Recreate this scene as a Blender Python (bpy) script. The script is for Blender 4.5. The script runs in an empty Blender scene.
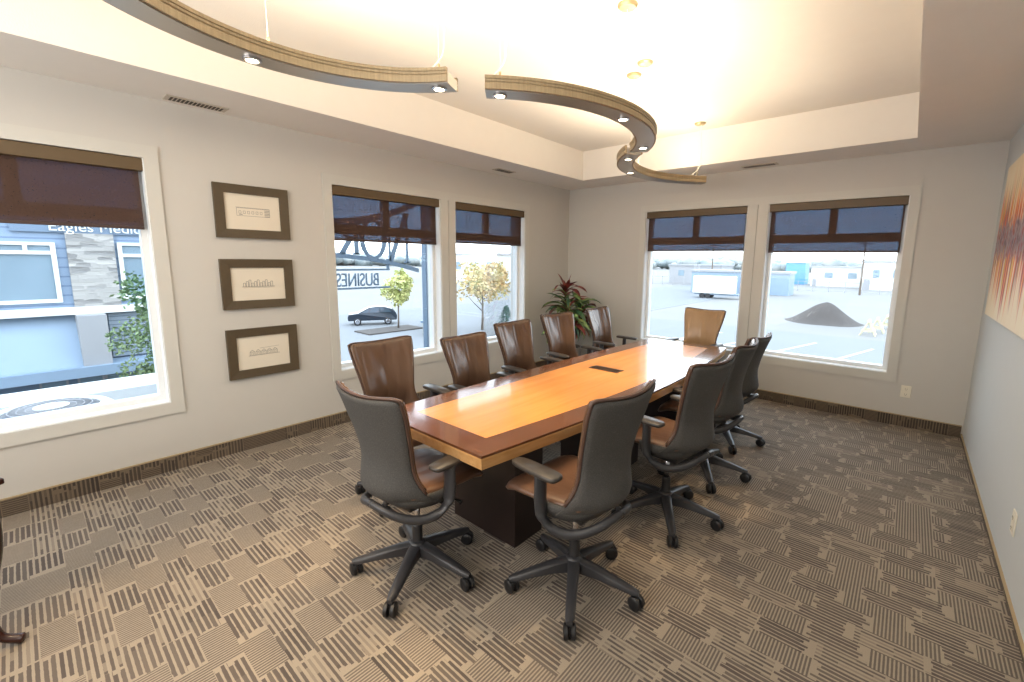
import bpy, bmesh, math, random
from mathutils import Vector, Matrix, noise
R = random.Random(7)
PI = math.pi
scn = bpy.context.scene
COL = scn.collection

# ------------------------------------------------------------------ materials
def lin(c):
    return tuple(((x/255)/12.92 if x/255 <= 0.04045 else ((x/255+0.055)/1.055)**2.4) for x in c)+(1,)
class NT:
    def __init__(s, name):
        s.m = bpy.data.materials.new(name); s.m.use_nodes = True
        s.t = s.m.node_tree; s.t.nodes.clear()
        s.out = s.n('ShaderNodeOutputMaterial')
    def n(s, typ, **kw):
        nd = s.t.nodes.new(typ)
        for k, v in kw.items(): setattr(nd, k, v)
        return nd
    def l(s, a, b): s.t.links.new(a, b)
    def val(s, inp, v):
        if hasattr(v, 'links'): s.l(v, inp)
        else: inp.default_value = v
    def math(s, op, a, b=0.0, c=None, clamp=False):
        nd = s.n('ShaderNodeMath', operation=op, use_clamp=clamp)
        s.val(nd.inputs[0], a); s.val(nd.inputs[1], b)
        if c is not None: s.val(nd.inputs[2], c)
        return nd.outputs[0]
    def mix(s, f, a, b):
        nd = s.n('ShaderNodeMix', data_type='RGBA')
        s.val(nd.inputs[0], f); s.val(nd.inputs[6], a); s.val(nd.inputs[7], b)
        return nd.outputs[2]
    def obj(s): return s.n('ShaderNodeTexCoord').outputs['Object']
    def noise(s, scale, detail=2, vec=None, rough=.5, dist=0):
        nd = s.n('ShaderNodeTexNoise'); nd.inputs['Scale'].default_value = scale
        nd.inputs['Detail'].default_value = detail; nd.inputs['Roughness'].default_value = rough
        nd.inputs['Distortion'].default_value = dist
        s.l(vec if vec is not None else s.obj(), nd.inputs['Vector'])
        return nd.outputs['Fac']
    def ramp(s, f, stops):
        nd = s.n('ShaderNodeValToRGB'); s.l(f, nd.inputs[0])
        e = nd.color_ramp.elements
        while len(e) < len(stops): e.new(.5)
        for i, (p, c) in enumerate(stops): e[i].position = p; e[i].color = c
        return nd.outputs[0]
    def bsdf(s, col, rough=.5, metal=0, bump=None, bstr=.2, bdist=.01, **kw):
        b = s.n('ShaderNodeBsdfPrincipled')
        s.val(b.inputs['Base Color'], col); s.val(b.inputs['Roughness'], rough); s.val(b.inputs['Metallic'], metal)
        for k, v in kw.items(): s.val(b.inputs[k.replace('_', ' ')], v)
        if bump is not None:
            bn = s.n('ShaderNodeBump'); bn.inputs['Strength'].default_value = bstr; bn.inputs['Distance'].default_value = bdist
            s.l(bump, bn.inputs['Height']); s.l(bn.outputs[0], b.inputs['Normal'])
        s.l(b.outputs[0], s.out.inputs[0])
        return b
def mat(name, rgb, rough=.5, metal=0, var=.06, scale=8, bump=0, bscale=60, **kw):
    t = NT(name); c = lin(rgb)
    if var:
        f = t.noise(scale, 3)
        c = t.mix(f, tuple(x*(1-var) for x in c[:3])+(1,), tuple(min(1, x*(1+var)) for x in c[:3])+(1,))
    t.bsdf(c, rough, metal, bump=t.noise(bscale, 3) if bump else None, bstr=bump, bdist=.004, **kw)
    return t.m

M = {}
M['wall'] = mat('wall paint', (201, 199, 194), .75, var=.015, bump=.12, bscale=220)
M['right_wall'] = mat('wall paint tinted by window light', (206, 210, 211), .7, var=.015, bump=.12, bscale=220)  # wall paint with bluish window light put into its colour
M['ceiling'] = mat('ceiling paint', (234, 230, 224), .85, var=.02, bump=.3, bscale=150)
M['trim'] = mat('casing paint', (204, 203, 197), .6, var=.01)
M['vinyl'] = mat('white vinyl', (232, 234, 234), .35, var=.01)
M['fascia'] = mat('bronze shade valance', (92, 74, 48), .5, var=.05)
M['hem'] = mat('shade hem bar', (66, 48, 44), .5, var=.05)
M['black'] = mat('black plastic', (38, 38, 40), .38, var=.05, scale=20)
M['frame_grey'] = mat('charcoal nylon', (50, 50, 53), .36, var=.06, scale=20, bump=.08, bscale=400)
M['rubber'] = mat('caster rubber', (26, 26, 28), .45, var=.05)
M['chrome'] = mat('chrome', (200, 200, 205), .15, 1, var=0)
M['arm_pad'] = mat('arm pad', (56, 52, 49), .38, var=.06, scale=20, bump=.08)
M['pedestal'] = mat('dark espresso wood', (38, 27, 24), .4, var=.2, scale=6)
M['bronze'] = mat('brushed bronze plate', (70, 52, 36), .4, .5, var=.1)
M['cable'] = mat('white cable', (235, 228, 215), .5, var=0)
M['canopy'] = mat('brushed gold canopy', (176, 160, 124), .35, .6, var=.03)
M['plate'] = mat('ivory plate', (232, 226, 210), .4, var=.01)
M['slot'] = mat('outlet slots', (60, 56, 52), .6, var=0)
M['vent'] = mat('vent metal', (196, 186, 172), .5, var=.02)
M['vent_dark'] = mat('vent slots', (66, 58, 50), .7, var=0)
M['binding'] = mat('tan carpet binding', (164, 146, 114), .8, var=.08, scale=40)
M['dark_wood'] = mat('dark mahogany', (52, 26, 20), .25, var=.2, scale=10)
M['planter'] = mat('planter', (120, 112, 104), .5, var=.1)
M['soil'] = mat('soil', (60, 44, 34), .95, var=.3, scale=60)
M['stem'] = mat('plant stem', (110, 92, 66), .7, var=.2, scale=30)

def leaf_mat(name, a, b, scale=12):
    t = NT(name); c = t.mix(t.ramp(t.noise(scale, 2), [(.4, (0, 0, 0, 1)), (.6, (1, 1, 1, 1))]), lin(a), lin(b))
    t.bsdf(c, .4); return t.m
M['leaf_green'] = leaf_mat('green leaf', (74, 110, 62), (156, 174, 104))
M['leaf_red'] = leaf_mat('burgundy leaf', (84, 34, 34), (136, 62, 54))
M['leaf_dark'] = leaf_mat('dark green leaf', (38, 72, 50), (66, 100, 64))

def leather(name, a, b, rough=.33, wr=.5):
    t = NT(name); co = t.obj()
    mp = t.n('ShaderNodeMapping'); t.l(co, mp.inputs[0]); mp.inputs['Scale'].default_value = (6.5, 1.3, 1.2)
    w = t.noise(1.3, 1.4, mp.outputs[0], dist=.6)
    f = t.noise(2.5, 3, co)
    gr = t.noise(420, 2, co)
    c = t.mix(t.ramp(f, [(.3, (0, 0, 0, 1)), (.7, (1, 1, 1, 1))]), lin(a), lin(b))
    h = t.math('ADD', t.math('MULTIPLY', w, 1.0), t.math('MULTIPLY', gr, .012))
    t.bsdf(c, rough, bump=h, bstr=wr, bdist=.05)
    return t.m
M['leather'] = leather('brown leather', (88, 68, 56), (108, 84, 66), .25, .75)
M['leather_lamplit'] = leather('lamplit brown leather', (160, 130, 96), (180, 148, 112), .3, .6)  # brown leather with the pendant's lamplight put into a lighter colour
M['leather_seat'] = leather('brown seat leather', (90, 66, 52), (108, 80, 62), .3, .15)
M['edge_leather'] = mat('leather edge', (80, 58, 48), .4, var=.1)

def fabric():
    t = NT('charcoal woven fabric'); co = t.obj()
    v = t.n('ShaderNodeTexVoronoi'); v.inputs['Scale'].default_value = 260; t.l(co, v.inputs['Vector'])
    c = t.mix(v.outputs['Distance'], lin((44, 43, 42)), lin((82, 80, 77)))
    t.bsdf(c, .75, bump=v.outputs['Distance'], bstr=.3, bdist=.002); return t.m
M['fabric'] = fabric()

def wood(name, a, b, axis, scale=3, rough=.16, coat=.5, stretch=14):
    t = NT(name); co = t.obj(); mp = t.n('ShaderNodeMapping'); t.l(co, mp.inputs[0])
    sc = [stretch]*3; sc[axis] = 1.0; mp.inputs['Scale'].default_value = sc
    g = t.noise(scale, 5, mp.outputs[0], .6, .4)
    c = t.mix(t.ramp(g, [(.3, (0, 0, 0, 1)), (.7, (1, 1, 1, 1))]), lin(a), lin(b))
    t.bsdf(c, rough, Coat_Weight=coat, Coat_Roughness=.06); return t.m
M['inlay'] = wood('maple inlay', (202, 134, 62), (216, 150, 80), 1, 1.2, .27)
M['walnut'] = wood('cherry border', (88, 54, 35), (108, 69, 45), 1, 3)
M['walnut_x'] = wood('cherry border crossing', (88, 54, 35), (108, 69, 45), 0, 3)
M['table_edge'] = wood('light wood table edge', (186, 138, 84), (204, 160, 106), 1, 2, .25, .3)
M['bracket'] = wood('brown wood bracket', (72, 46, 30), (92, 60, 38), 0, 3, .4, .1)
M['lamp_wood'] = wood('ash laminate', (142, 126, 98), (166, 148, 118), 2, 5, .45, 0, 20)
M['lamp_metal'] = mat('satin aluminium underside', (186, 182, 176), .32, .8, var=.02)
M['art_frame'] = mat('olive brown frame', (84, 72, 54), .5, var=.1, scale=30)
M['paper'] = mat('drawing paper', (226, 218, 202), .8, var=.02)
M['ink'] = mat('pencil line', (150, 146, 138), .8, var=0)

def carpet(vertical=None):
    t = NT('striped block carpet' + (' upright ' + str(vertical) if vertical is not None else ''))
    co = t.obj(); sx = t.n('ShaderNodeSeparateXYZ'); t.l(co, sx.inputs[0])
    if vertical is None: X, Y = sx.outputs[0], sx.outputs[1]
    else: X, Y = sx.outputs[2], sx.outputs[vertical]
    def cells(cw, ch, seed):
        fy = t.math('FLOOR', t.math('DIVIDE', Y, ch))
        wn0 = t.n('ShaderNodeTexWhiteNoise', noise_dimensions='1D'); t.l(t.math('ADD', fy, seed), wn0.inputs['W'])
        xs = t.math('ADD', t.math('DIVIDE', X, cw), t.math('MULTIPLY', t.math('ROUND', t.math('MULTIPLY', wn0.outputs[0], 4)), .25))
        fx = t.math('FLOOR', xs)
        cb = t.n('ShaderNodeCombineXYZ'); t.l(fx, cb.inputs[0]); t.l(fy, cb.inputs[1]); cb.inputs[2].default_value = seed
        wn = t.n('ShaderNodeTexWhiteNoise', noise_dimensions='3D'); t.l(cb.outputs[0], wn.inputs['Vector'])
        sp = t.n('ShaderNodeSeparateColor'); t.l(wn.outputs['Color'], sp.inputs[0])
        par = t.math('ABSOLUTE', t.math('MODULO', t.math('ADD', fx, fy), 2.0))
        return par, sp.outputs[0], sp.outputs[1], t.math('FRACT', xs), t.math('FRACT', t.math('DIVIDE', Y, ch))
    par, r1, r2, ux, uy = cells(.23, .108, 3.0)
    def stripes(coord, period, thr, ph):
        s = t.math('SINE', t.math('ADD', t.math('MULTIPLY', coord, 2*PI/period), ph))
        return t.math('MULTIPLY', t.math('SUBTRACT', s, thr), 4.0, clamp=True)
    # irregular stripe widths
    idx = t.math('FLOOR', t.math('DIVIDE', Y, .0215))
    wi = t.n('ShaderNodeTexWhiteNoise', noise_dimensions='2D')
    cbi = t.n('ShaderNodeCombineXYZ'); t.l(idx, cbi.inputs[0]); t.l(t.math('FLOOR', t.math('DIVIDE', X, .23)), cbi.inputs[1]); t.l(cbi.outputs[0], wi.inputs['Vector'])
    si = t.n('ShaderNodeSeparateColor'); t.l(wi.outputs['Color'], si.inputs[0]); wr, wg, wb = si.outputs[0], si.outputs[1], si.outputs[2]
    wob = t.math('MULTIPLY', t.math('SUBTRACT', t.noise(45, 2, co), .5), .9)
    bold = stripes(Y, .0215, t.math('ADD', t.math('SUBTRACT', t.math('MULTIPLY', wg, .6), .85), wob), 0.0)
    # the stripes of a block end raggedly
    rag = t.math('GREATER_THAN', t.math('SUBTRACT', 1.0, ux), t.math('MULTIPLY', wr, .2))
    rag2 = t.math('GREATER_THAN', ux, t.math('MULTIPLY', wb, .14))
    boldm = t.math('MULTIPLY', t.math('MULTIPLY', bold, t.math('MULTIPLY', rag, rag2)), t.math('ADD', .78, t.math('MULTIPLY', wr, .22)))
    fine = t.math('MULTIPLY', stripes(X, .0135, t.math('ADD', -.25, wob), 0.0), .78)
    wj = t.n('ShaderNodeTexWhiteNoise', noise_dimensions='2D')
    cbj = t.n('ShaderNodeCombineXYZ'); t.l(idx, cbj.inputs[0]); t.l(t.math('FLOOR', t.math('DIVIDE', X, .057)), cbj.inputs[1]); t.l(cbj.outputs[0], wj.inputs['Vector'])
    broken = t.math('MULTIPLY', stripes(Y, .0215, t.math('ADD', -.1, wob), 0.0), t.math('ADD', t.math('MULTIPLY', t.math('GREATER_THAN', wj.outputs[0], .35), .5), .38))
    # parity 1 -> bold blocks; parity 0 -> fine cross-stripes, some broken
    even = t.n('ShaderNodeMix', data_type='FLOAT'); t.l(t.math('GREATER_THAN', r2, .62), even.inputs[0]); t.l(fine, even.inputs[2]); t.l(broken, even.inputs[3])
    sel = t.math('GREATER_THAN', t.math('ADD', par, t.math('MULTIPLY', t.math('GREATER_THAN', r1, .9), .0)), .5)
    mk = t.n('ShaderNodeMix', data_type='FLOAT'); t.l(sel, mk.inputs[0]); t.l(even.outputs[0], mk.inputs[2]); t.l(boldm, mk.inputs[3])
    mask = mk.outputs[0]
    fz = t.noise(380, 2, co); nb = t.noise(1.3, 3, co)
    light = t.mix(nb, lin((160, 148, 132)), lin((177, 164, 145)))
    dark = t.mix(r1, lin((72, 65, 62)), lin((92, 82, 76)))
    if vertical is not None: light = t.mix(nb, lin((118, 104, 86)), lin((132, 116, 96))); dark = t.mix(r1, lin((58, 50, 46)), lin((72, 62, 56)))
    c = t.mix(mask, light, dark)
    c = t.mix(t.math('MULTIPLY', fz, .5), c, lin((64, 56, 50)))
    t.bsdf(c, .95, bump=t.math('ADD', t.math('MULTIPLY', mask, -.3), fz), bstr=.4, bdist=.004)
    return t.m
M['carpet'] = carpet(); M['carpet_x'] = carpet(1); M['carpet_y'] = carpet(0)

def shade_mesh():
    t = NT('brown sunscreen mesh'); co = t.obj()
    f = t.noise(90, 2, co)
    d = t.n('ShaderNodeBsdfDiffuse'); t.l(t.mix(f, lin((82, 64, 56)), lin((96, 76, 66))), d.inputs[0])
    tr = t.n('ShaderNodeBsdfTransparent'); tr.inputs[0].default_value = (.46, .62, .80, 1)
    mx = t.n('ShaderNodeMixShader'); mx.inputs[0].default_value = .24
    t.l(d.outputs[0], mx.inputs[1]); t.l(tr.outputs[0], mx.inputs[2]); t.l(mx.outputs[0], t.out.inputs[0])
    return t.m
M['mesh'] = shade_mesh()
def glass():
    t = NT('window glass')
    tr = t.n('ShaderNodeBsdfTransparent'); tr.inputs[0].default_value = (.95, .98, .99, 1)
    g = t.n('ShaderNodeBsdfGlossy'); g.inputs['Roughness'].default_value = .02
    fr = t.n('ShaderNodeFresnel'); fr.inputs[0].default_value = 1.45
    mx = t.n('ShaderNodeMixShader'); t.l(t.math('MULTIPLY', fr.outputs[0], .35), mx.inputs[0])
    t.l(tr.outputs[0], mx.inputs[1]); t.l(g.outputs[0], mx.inputs[2]); t.l(mx.outputs[0], t.out.inputs[0])
    return t.m
M['glass'] = glass()
def emit(name, rgb, s):
    t = NT(name); e = t.n('ShaderNodeEmission'); e.inputs[0].default_value = lin(rgb); e.inputs[1].default_value = s
    t.l(e.outputs[0], t.out.inputs[0]); return t.m
M['bulb'] = emit('lamp lens', (255, 236, 196), 14)

def painting_mat():
    t = NT('abstract streaks'); co = t.obj(); sx = t.n('ShaderNodeSeparateXYZ'); t.l(co, sx.inputs[0])
    mp = t.n('ShaderNodeMapping'); t.l(co, mp.inputs[0]); mp.inputs['Scale'].default_value = (1, 22, 1.3)
    a = t.noise(1.0, 3, mp.outputs[0]); 
    mp2 = t.n('ShaderNodeMapping'); t.l(co, mp2.inputs[0]); mp2.inputs['Scale'].default_value = (1, 16, .9); mp2.inputs['Location'].default_value = (0, 5, 3)
    b = t.noise(1.0, 2, mp2.outputs[0])
    pal = t.ramp(a, [(.28, lin((120, 150, 40))), (.38, lin((228, 190, 30))), (.46, lin((236, 120, 30))), (.54, lin((196, 40, 36))), (.62, lin((120, 90, 60))), (.72, lin((240, 200, 60)))])
    # streak band fades at top and bottom
    z = sx.outputs[2]
    band = t.math('SUBTRACT', .46, t.math('ABSOLUTE', t.math('ADD', z, t.math('MULTIPLY', t.math('SUBTRACT', b, .5), .9))))
    m = t.math('MULTIPLY', t.math('MULTIPLY', band, 5.0, clamp=True), t.math('MULTIPLY', t.math('SUBTRACT', b, .36), 7.0, clamp=True))
    c = t.mix(m, t.mix(t.noise(3, 2, co), lin((240, 216, 176)), lin((244, 232, 206))), pal)
    n2 = t.noise(14, 4, co)
    core = t.math('MULTIPLY', t.math('SUBTRACT', .16, t.math('ABSOLUTE', t.math('ADD', z, t.math('MULTIPLY', t.math('SUBTRACT', n2, .5), .3)))), 12.0, clamp=True)
    c = t.mix(t.math('MULTIPLY', core, .85), c, t.ramp(n2, [(.35, lin((70, 60, 96))), (.5, lin((150, 148, 160))), (.62, lin((150, 50, 70))), (.7, lin((70, 62, 60)))]))
    t.bsdf(c, .5); return t.m
M['art'] = painting_mat()

# outdoors
def stone_mat(name, a, b, sc=(1, 3.2, 11)):
    t = NT(name); co = t.obj(); mp = t.n('ShaderNodeMapping'); t.l(co, mp.inputs[0]); mp.inputs['Scale'].default_value = sc
    v = t.n('ShaderNodeTexVoronoi', feature='F1', distance='CHEBYCHEV'); v.inputs['Scale'].default_value = 1.3; t.l(mp.outputs[0], v.inputs['Vector'])
    sp = t.n('ShaderNodeSeparateColor'); t.l(v.outputs['Color'], sp.inputs[0])
    c = t.mix(sp.outputs[0], lin(a), lin(b))
    t.bsdf(c, .85, bump=v.outputs['Distance'], bstr=.6, bdist=.04); return t.m
M['stone'] = stone_mat('stacked ledgestone', (126, 124, 122), (172, 168, 162))
def siding(name, a, b, pitch):
    t = NT(name); sx = t.n('ShaderNodeSeparateXYZ'); t.l(t.obj(), sx.inputs[0])
    f = t.math('FRACT', t.math('DIVIDE', sx.outputs[2], pitch))
    t.bsdf(t.mix(t.math('GREATER_THAN', f, .82), lin(a), lin(b)), .7); return t.m
M['siding'] = siding('blue grey siding', (128, 146, 168), (104, 122, 146), .16)  # blues lightened so the colour carries the outdoor glare haze
M['louver'] = siding('grey louvre', (140, 150, 160), (90, 104, 120), .075)
M['blue_dark'] = mat('slate blue panel', (104, 122, 142), .5, var=.12, scale=1.5)
M['blue_mid'] = mat('pale slate panel', (130, 148, 166), .5, var=.1, scale=1.2)
M['blue_pure'] = mat('sky blue cladding', (90, 146, 190), .5, var=.05)
M['ext_white'] = mat('white exterior paint', (208, 208, 204), .6, var=.03)
M['ext_grey'] = mat('grey column cladding', (150, 150, 152), .6, var=.05)
M['ext_glass'] = mat('dark exterior glass', (120, 138, 150), .2, var=.2, scale=1.2)  # dark panes, lightened to put the glare haze into their colour
M['deck'] = mat('roof deck membrane', (88, 106, 126), .7, var=.08, scale=3)
M['gravel'] = mat('pale gravel ground', (120, 118, 114), .95, var=.12, scale=.15, bump=.3, bscale=3)
M['asphalt'] = mat('sun bleached asphalt', (112, 114, 116), .95, var=.06, scale=.5)
M['line'] = mat('road paint', (190, 190, 186), .8, var=0)
M['dirt'] = mat('brown grey dirt', (74, 68, 64), .95, var=.2, scale=1.2, bump=.8, bscale=3)
M['steel'] = mat('blue grey painted steel', (104, 120, 136), .5, var=.05)
M['car'] = mat('dark navy car paint', (40, 48, 58), .25, .2, var=.03)
M['car_glass'] = mat('tinted car glass', (56, 68, 80), .08, var=0)
M['tyre'] = mat('tyre', (40, 40, 42), .8, var=0)
M['bark'] = mat('bark', (104, 92, 82), .9, var=.2, scale=5)
M['fol_yellow'] = leaf_mat('yellow green foliage', (158, 164, 100), (196, 192, 128), 1.5)
M['fol_orange'] = leaf_mat('orange autumn foliage', (196, 164, 112), (184, 178, 126), 1.0)
M['fol_green'] = leaf_mat('green foliage', (72, 104, 66), (120, 138, 92), 1.5)
M['fol_blue'] = leaf_mat('blue green conifer', (56, 82, 78), (88, 112, 100), 1.5)
M['far_trees'] = leaf_mat('hazy far woodland', (110, 120, 122), (140, 144, 142), .15)
M['barrier'] = mat('pale yellow timber', (188, 182, 152), .8, var=.08, scale=2)

# ------------------------------------------------------------------ mesh helpers
def link(o, parent=None):
    COL.objects.link(o)
    if parent: o.parent = parent
    return o
def obj(name, bm, m, parent=None, smooth=False, loc=None):
    me = bpy.data.meshes.new(name); bmesh.ops.recalc_face_normals(bm, faces=bm.faces); bm.to_mesh(me); bm.free()
    for x in (m if isinstance(m, (list, tuple)) else [m]): me.materials.append(x)
    if smooth:
        for p in me.polygons: p.use_smooth = True
    o = bpy.data.objects.new(name, me); link(o, parent)
    if loc: o.location = loc
    return o
def smooth_by_angle(o, ang=35):
    me = o.data
    for p in me.polygons: p.use_smooth = True
    bm = bmesh.new(); bm.from_mesh(me)
    for e in bm.edges:
        if len(e.link_faces) == 2 and e.calc_face_angle(0) > math.radians(ang): e.smooth = False
    bm.to_mesh(me); bm.free(); return o
def bevel(o, w, seg=2, ang=30):
    md = o.modifiers.new('bevel', 'BEVEL'); md.width = w; md.segments = seg; md.limit_method = 'ANGLE'; md.angle_limit = math.radians(ang)
    return o
def thing(name, label, cat, loc=(0, 0, 0), rz=0, group=None):
    o = bpy.data.objects.new(name, None); link(o); o.location = loc; o.rotation_euler = (0, 0, rz); o.empty_display_size = .1
    return tag(o, label, cat, group)
def tag(o, label, cat, group=None, kind=None):
    o['label'] = label; o['category'] = cat
    if group: o['group'] = group
    if kind: o['kind'] = kind
    return o
def struct(o, label=None): 
    o['kind'] = 'structure'
    if label: o['label'] = label
    return o
def box(bm, a, b, mi=0, M_=None):
    vs = [bm.verts.new((x, y, z)) for x in (a[0], b[0]) for y in (a[1], b[1]) for z in (a[2], b[2])]
    if M_ is not None:
        for v in vs: v.co = M_ @ v.co
    for q in ((0, 1, 3, 2), (4, 6, 7, 5), (0, 4, 5, 1), (2, 3, 7, 6), (0, 2, 6, 4), (1, 5, 7, 3)):
        f = bm.faces.new([vs[i] for i in q]); f.material_index = mi
def boxes(*bs):
    bm = bmesh.new()
    for a, b in bs: box(bm, a, b)
    return bm
def prism(bm, pts, z0, z1, M_=None, top_inset=None):
    a = [bm.verts.new((x, y, z0)) for x, y in pts]; b = [bm.verts.new((x, y, z1)) for x, y in (top_inset or pts)]
    if M_ is not None:
        for v in a+b: v.co = M_ @ v.co
    n = len(pts)
    bm.faces.new(a[::-1]); bm.faces.new(b)
    for i in range(n): bm.faces.new((a[i], a[(i+1) % n], b[(i+1) % n], b[i]))
def frame_of(d, upv=Vector((0, 0, 1))):
    d = d.normalized()
    if abs(d.dot(upv)) > .97: upv = Vector((0, 1, 0))
    s = d.cross(upv).normalized(); return s, s.cross(d).normalized()
def tube(bm, pts, rad, seg=10, flat=None, cap=True):
    """sweep; rad = number or list; flat = (side, up) multipliers or list of them"""
    pts = [Vector(p) for p in pts]; rings = []
    ps = None
    for i, p in enumerate(pts):
        d = (pts[min(i+1, len(pts)-1)]-pts[max(i-1, 0)])
        s, u = frame_of(d)
        if ps is not None and s.dot(ps) < 0: s, u = -s, -u
        ps = s
        r = rad[i] if isinstance(rad, (list, tuple)) else rad
        fl = (flat[i] if isinstance(flat, list) else flat) or (1, 1)
        rings.append([bm.verts.new(p+s*math.cos(2*PI*k/seg)*r*fl[0]+u*math.sin(2*PI*k/seg)*r*fl[1]) for k in range(seg)])
    for a, b in zip(rings, rings[1:]):
        for k in range(seg): bm.faces.new((a[k], a[(k+1) % seg], b[(k+1) % seg], b[k]))
    if cap: bm.faces.new(rings[0][::-1]); bm.faces.new(rings[-1])
def lathe(bm, prof, seg=24, c=(0, 0, 0), M_=None):
    rings = []
    for r, z in prof:
        rings.append([bm.verts.new((c[0]+r*math.cos(2*PI*k/seg), c[1]+r*math.sin(2*PI*k/seg), c[2]+z)) for k in range(seg)])
    if M_ is not None:
        for g in rings:
            for v in g: v.co = M_ @ v.co
    for a, b in zip(rings, rings[1:]):
        for k in range(seg): bm.faces.new((a[k], a[(k+1) % seg], b[(k+1) % seg], b[k]))
    bm.faces.new(rings[0][::-1]); bm.faces.new(rings[-1])
def spline(P, n=8):
    P = [Vector(p) for p in P]; out = []
    for i in range(len(P)-1):
        p0 = P[max(i-1, 0)]; p1 = P[i]; p2 = P[i+1]; p3 = P[min(i+2, len(P)-1)]
        for k in range(n):
            t = k/n
            out.append(.5*((2*p1)+(p2-p0)*t+(2*p0-5*p1+4*p2-p3)*t*t+(3*p1-p0-3*p2+p3)*t**3))
    out.append(P[-1]); return out
def interp(tab, v):
    if v <= tab[0][0]: return tab[0][1]
    for (a, x), (b, y) in zip(tab, tab[1:]):
        if v <= b:
            t = (v-a)/(b-a); t = t*t*(3-2*t) if False else t
            return x+(y-x)*t
    return tab[-1][1]
def text_bm(s, size, depth=.01, mtx=None, align='LEFT'):
    cu = bpy.data.curves.new('lettering', 'FONT'); cu.body = s; cu.size = size; cu.extrude = depth; cu.align_x = align
    o = bpy.data.objects.new('lettering', cu); COL.objects.link(o)
    dg = bpy.context.evaluated_depsgraph_get(); me = bpy.data.meshes.new_from_object(o.evaluated_get(dg))
    bm = bmesh.new(); bm.from_mesh(me)
    if mtx is not None: bmesh.ops.transform(bm, matrix=mtx, verts=bm.verts)
    bpy.data.objects.remove(o); bpy.data.curves.remove(cu); bpy.data.meshes.remove(me)
    return bm

# ------------------------------------------------------------------ room constants (metres)
W = 4.633; HS = 2.671; HT = 3.04; YB = -7.7
SILL = .524; HEAD = 2.266; CB = .437; CT = 2.352; TH = .26
LW = [(-6.195, -4.973), (-3.679, -2.457), (-2.246, -1.024)]      # openings in the left wall (y)
FW = [(1.292, 2.578), (2.799, 4.024)]                             # openings in the far wall (x)
TX0, TX1, TY0, TY1 = .618, 4.027, -6.9, -.562

def wall_with_openings(name, length0, length1, openings, mk, m):
    bm = bmesh.new(); cuts = sorted(openings); cur = length0
    for a, b in cuts:
        box(bm, *mk(cur, a, 0, HS)); box(bm, *mk(a, b, 0, SILL)); box(bm, *mk(a, b, HEAD, HS)); cur = b
    box(bm, *mk(cur, length1, 0, HS))
    return struct(obj(name, bm, m))
wall_with_openings('wall_left', YB, TH, LW, lambda a, b, z0, z1: ((-TH, a, z0), (0, b, z1)), M['wall'])
wall_with_openings('wall_far', 0, W, FW, lambda a, b, z0, z1: ((a, 0, z0), (b, TH, z1)), M['wall'])
struct(obj('wall_right', boxes(((W, YB, 0), (W+.15, TH, HS))), M['right_wall']))
struct(obj('wall_back', boxes(((-TH, YB-.15, 0), (W+.15, YB, HS))), M['wall']))
struct(obj('floor', boxes(((-TH, YB-.15, -.12), (W+.15, TH, 0))), M['carpet']))
bm = bmesh.new()
for a, b in (((-TH, YB-.15), (TX0, TH)), ((TX1, YB-.15), (W+.15, TH)), ((TX0, TY1), (TX1, TH)), ((TX0, YB-.15), (TX1, TY0))):
    box(bm, (a[0], a[1], HS), (b[0], b[1], HT+.1))
box(bm, (TX0, TY0, HT), (TX1, TY1, HT+.1))
struct(obj('ceiling', bm, M['ceiling']))
# carpet baseboards with a tan binding
def baseboard(name, a, b, m, strip_a, strip_b):
    o = struct(obj(name, boxes((a, b)), m)); obj('binding_strip', boxes((strip_a, strip_b)), M['binding'], o)
baseboard('baseboard_left', (0, YB, 0), (.012, 0, .108), M['carpet_x'], (0, YB, .108), (.014, 0, .116))
baseboard('baseboard_far', (.012, -.012, 0), (W-.012, 0, .108), M['carpet_y'], (.012, -.014, .108), (W-.012, 0, .116))
baseboard('baseboard_right', (W-.010, YB, 0), (W, 0, .028), M['carpet_x'], (W-.012, YB, .028), (W, 0, .034))

# ------------------------------------------------------------------ windows. L(u, d, z): u along wall, d outward depth
GD = .125
def mkwin(idx, to, u0, u1, bars):
    """to(u,d,z)-> world; openings u0..u1"""
    root = bpy.data.objects.new('window_%d' % idx, None); link(root); struct(root); root.location = to((u0+u1)/2, 0, SILL)
    inv = Matrix.Translation(-Vector(root.location))
    def bx(bm, ua, ub, da, db, za, zb):
        p, q = to(ua, da, za), to(ub, db, zb)
        lo = [min(p[i], q[i]) for i in range(3)]; hi = [max(p[i], q[i]) for i in range(3)]
        box(bm, lo, hi, 0, inv)
    bm = bmesh.new()  # white vinyl frame
    f = .045
    bx(bm, u0, u0+f, GD-.03, GD+.05, SILL, HEAD); bx(bm, u1-f, u1, GD-.03, GD+.05, SILL, HEAD)
    bx(bm, u0+f, u1-f, GD-.03, GD+.05, SILL, SILL+f); bx(bm, u0+f, u1-f, GD-.03, GD+.05, HEAD-f, HEAD)
    obj('window_frame', bm, M['vinyl'], root)
    bm = bmesh.new()
    bx(bm, u0+f, u1-f, GD-.02, GD+.04, 1.835, 1.925)
    um = (u0+u1)/2; bx(bm, um-.035, um+.035, GD-.02, GD+.04, 1.925, HEAD-f)
    obj('transom_bar', bm, M['vinyl'], root)
    bm = bmesh.new(); bx(bm, u0+f, u1-f, GD+.004, GD+.010, SILL+f, HEAD-f)
    obj('window_pane', bm, M['glass'], root)
    bm = bmesh.new()   # white reveal liner
    bx(bm, u0, u0+.008, 0.001, GD-.03, SILL+.008, HEAD); bx(bm, u1-.008, u1, 0.001, GD-.03, SILL+.008, HEAD); bx(bm, u0, u1, 0.001, GD-.03, SILL, SILL+.008)
    obj('reveal_liner', bm, M['vinyl'], root)
    return root
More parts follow.
